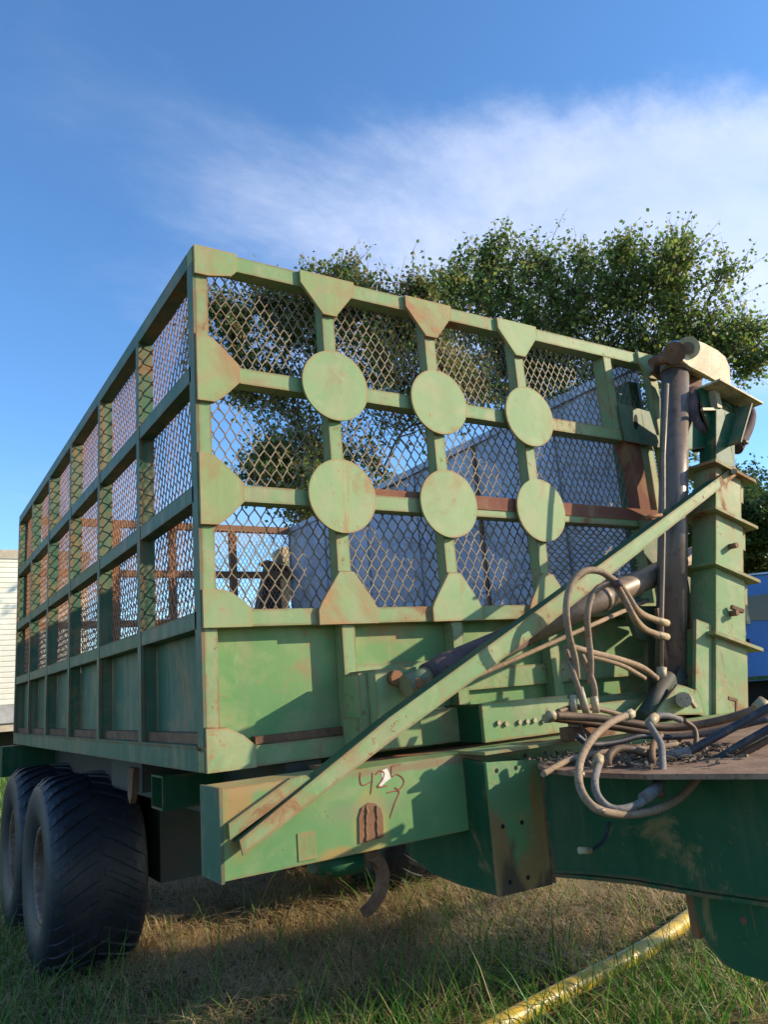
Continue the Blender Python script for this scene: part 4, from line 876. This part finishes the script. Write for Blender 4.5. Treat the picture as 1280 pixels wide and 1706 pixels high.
for lab, c, r, sd2 in fl:
    c = Vector(c); make_tree('background_tree', (c.x, c.y, 0), [(c + Vector((dx * r * .6, dy * r * .6, dz * r * .5)), r * .62) for dx, dy, dz in ((0, 0, .8), (1, 0, 0), (-1, .2, .1), (0, 1, -.3), (.4, -1, -.2), (-.5, -.8, .4), (.7, .5, .7))], lab, 'leaf_far', 2.0, .18, sd2, 30, 12, .16, 'trees of the far line')

make_tree('added_shade_tree', (6.5, -1.3, 0), [(Vector((6.5, -1.05, 2.9)), .55), (Vector((6.6, -.7, 3.2)), .4), (Vector((6.4, -1.35, 2.1)), .4), (Vector((6.7, -1.0, 3.7)), .5), (Vector((6.4, -.8, 2.2)), .35)], 'slim young tree added out of view right of the wagon to shade the foreground', 'leaf', 1.4, .07, 31, 30, 16, .09, None)  # unseen tree, added to cast shade on the foreground grass

# ================================================================== GRASS (uncountable)
def blades(n_, xr, yr, hmin, hmax, wmin, wmax, lean, flatd, seed, keep=None, name='grass', mat='grass'):
    rng = np.random.default_rng(seed); x = rng.uniform(*xr, n_); y = rng.uniform(*yr, n_)
    if keep is not None:
        p_ = keep(x, y); k = rng.random(n_) < p_; x, y = x[k], y[k]
    pa, pb = np.array([1.45, .36]), np.array([3.9, .90]); tt = np.clip(((x - pa[0]) * (pb - pa)[0] + (y - pa[1]) * (pb - pa)[1]) / ((pb - pa) ** 2).sum(), 0, 1); dd_ = np.hypot(x - pa[0] - tt * (pb - pa)[0], y - pa[1] - tt * (pb - pa)[1]); k = (dd_ > .05) & ((dd_ > .16) | (rng.random(len(x)) < .45)); x, y = x[k], y[k]
    n_ = len(x); h = rng.uniform(hmin, hmax, n_) * (.55 + .75 * rng.random(n_)); w = rng.uniform(wmin, wmax, n_)
    a = rng.uniform(0, 2 * np.pi, n_); ln = lean * (.3 + rng.random(n_)) * h; dx, dy = np.cos(a), np.sin(a); px, py = -dy * w, dx * w
    z0 = ground_z(x, y) - .03; up = h * (1 - flatd)
    if flatd > .3: z0 = z0 + .03 + rng.random(n_) * (.05 + .12 * np.clip(fbm(x * 2.2, y * 2.6) - .35, 0, 1))
    def lvl(t, wf):
        cx_ = x + dx * ln * t ** 1.8; cy_ = y + dy * ln * t ** 1.8; cz_ = z0 + up * (t - .28 * lean * t * t * (1 - flatd * .6)) + (flatd > .3) * np.sin(t * 3.1) * .02
        return np.stack([cx_ - px * wf, cy_ - py * wf, cz_], -1), np.stack([cx_ + px * wf, cy_ + py * wf, cz_], -1)
    l0, r0 = lvl(0, 1); l1, r1 = lvl(.4, .9); l2, r2 = lvl(.75, .6); l3, r3 = lvl(1.0, .08)
    V = np.stack([l0, r0, l1, r1, l2, r2, l3, r3], 1).reshape(-1, 3); base = np.arange(n_)[:, None, None] * 8
    F = (base + np.array([[0, 1, 3, 2], [2, 3, 5, 4], [4, 5, 7, 6]])[None]).reshape(-1, 4)
    o = bpy.data.objects.new(name, big_mesh(name, V, F, M[mat], 4)); COL.objects.link(o); return tag(o, kind='stuff')
def fbm(x, y): return .5 + .25 * np.sin(x * 1.7 + 1.3 * np.sin(y * 1.1)) + .25 * np.sin(y * 2.3 + 1.1 * np.sin(x * 1.9 + 1))
def tuft(x, y): return .5 + .5 * np.sin(x * 9 + 2 * np.sin(y * 5)) * np.sin(y * 8 + 2 * np.sin(x * 6))
def dryness(x, y):      # the mown strip under and right of the wagon is straw
    d = np.exp(-((x - 1.6) / 1.5) ** 2) * np.clip((y - .9) / .6, 0, 1) * np.clip((6.5 - y) / 1, 0, 1)
    e = np.clip((x - 2.0) / .8, 0, 1) * np.clip((y - .2) / .6, 0, 1) * .7
    return np.clip(np.maximum(d, e) + .3 * (fbm(x, y) - .5), 0, 1)
blades(52000, (-3, 6), (-.4, 7), .12, .36, .0026, .0052, .75, 0, 21, lambda x, y: np.clip((.98 - dryness(x, y)) ** 2.4 * (.2 + tuft(x, y)), .002, 1))
blades(4200, (-3, 5), (-.3, 4), .30, .55, .0026, .0045, .8, 0, 22, lambda x, y: 1.1 - dryness(x, y) * .9)
blades(90000, (-2.5, 6), (-.3, 7), .10, .34, .0018, .0036, 1.3, .72, 23, lambda x, y: np.clip(.15 + dryness(x, y), 0, 1), 'straw', 'grass_dry')
blades(14000, (-2.5, 6), (-.3, 7), .10, .32, .0016, .0032, .9, .1, 24, lambda x, y: np.clip(.25 + dryness(x, y), 0, 1), 'straw', 'grass_dry')
blades(60000, (-9, 24), (7, 30), .14, .42, .006, .014, .6, 0, 25, None)
blades(26000, (6, 24), (-3, 7), .12, .34, .004, .010, .6, 0, 26, None)
blades(14000, (-9, -3), (-2, 7), .12, .30, .004, .008, .6, 0, 27, None)
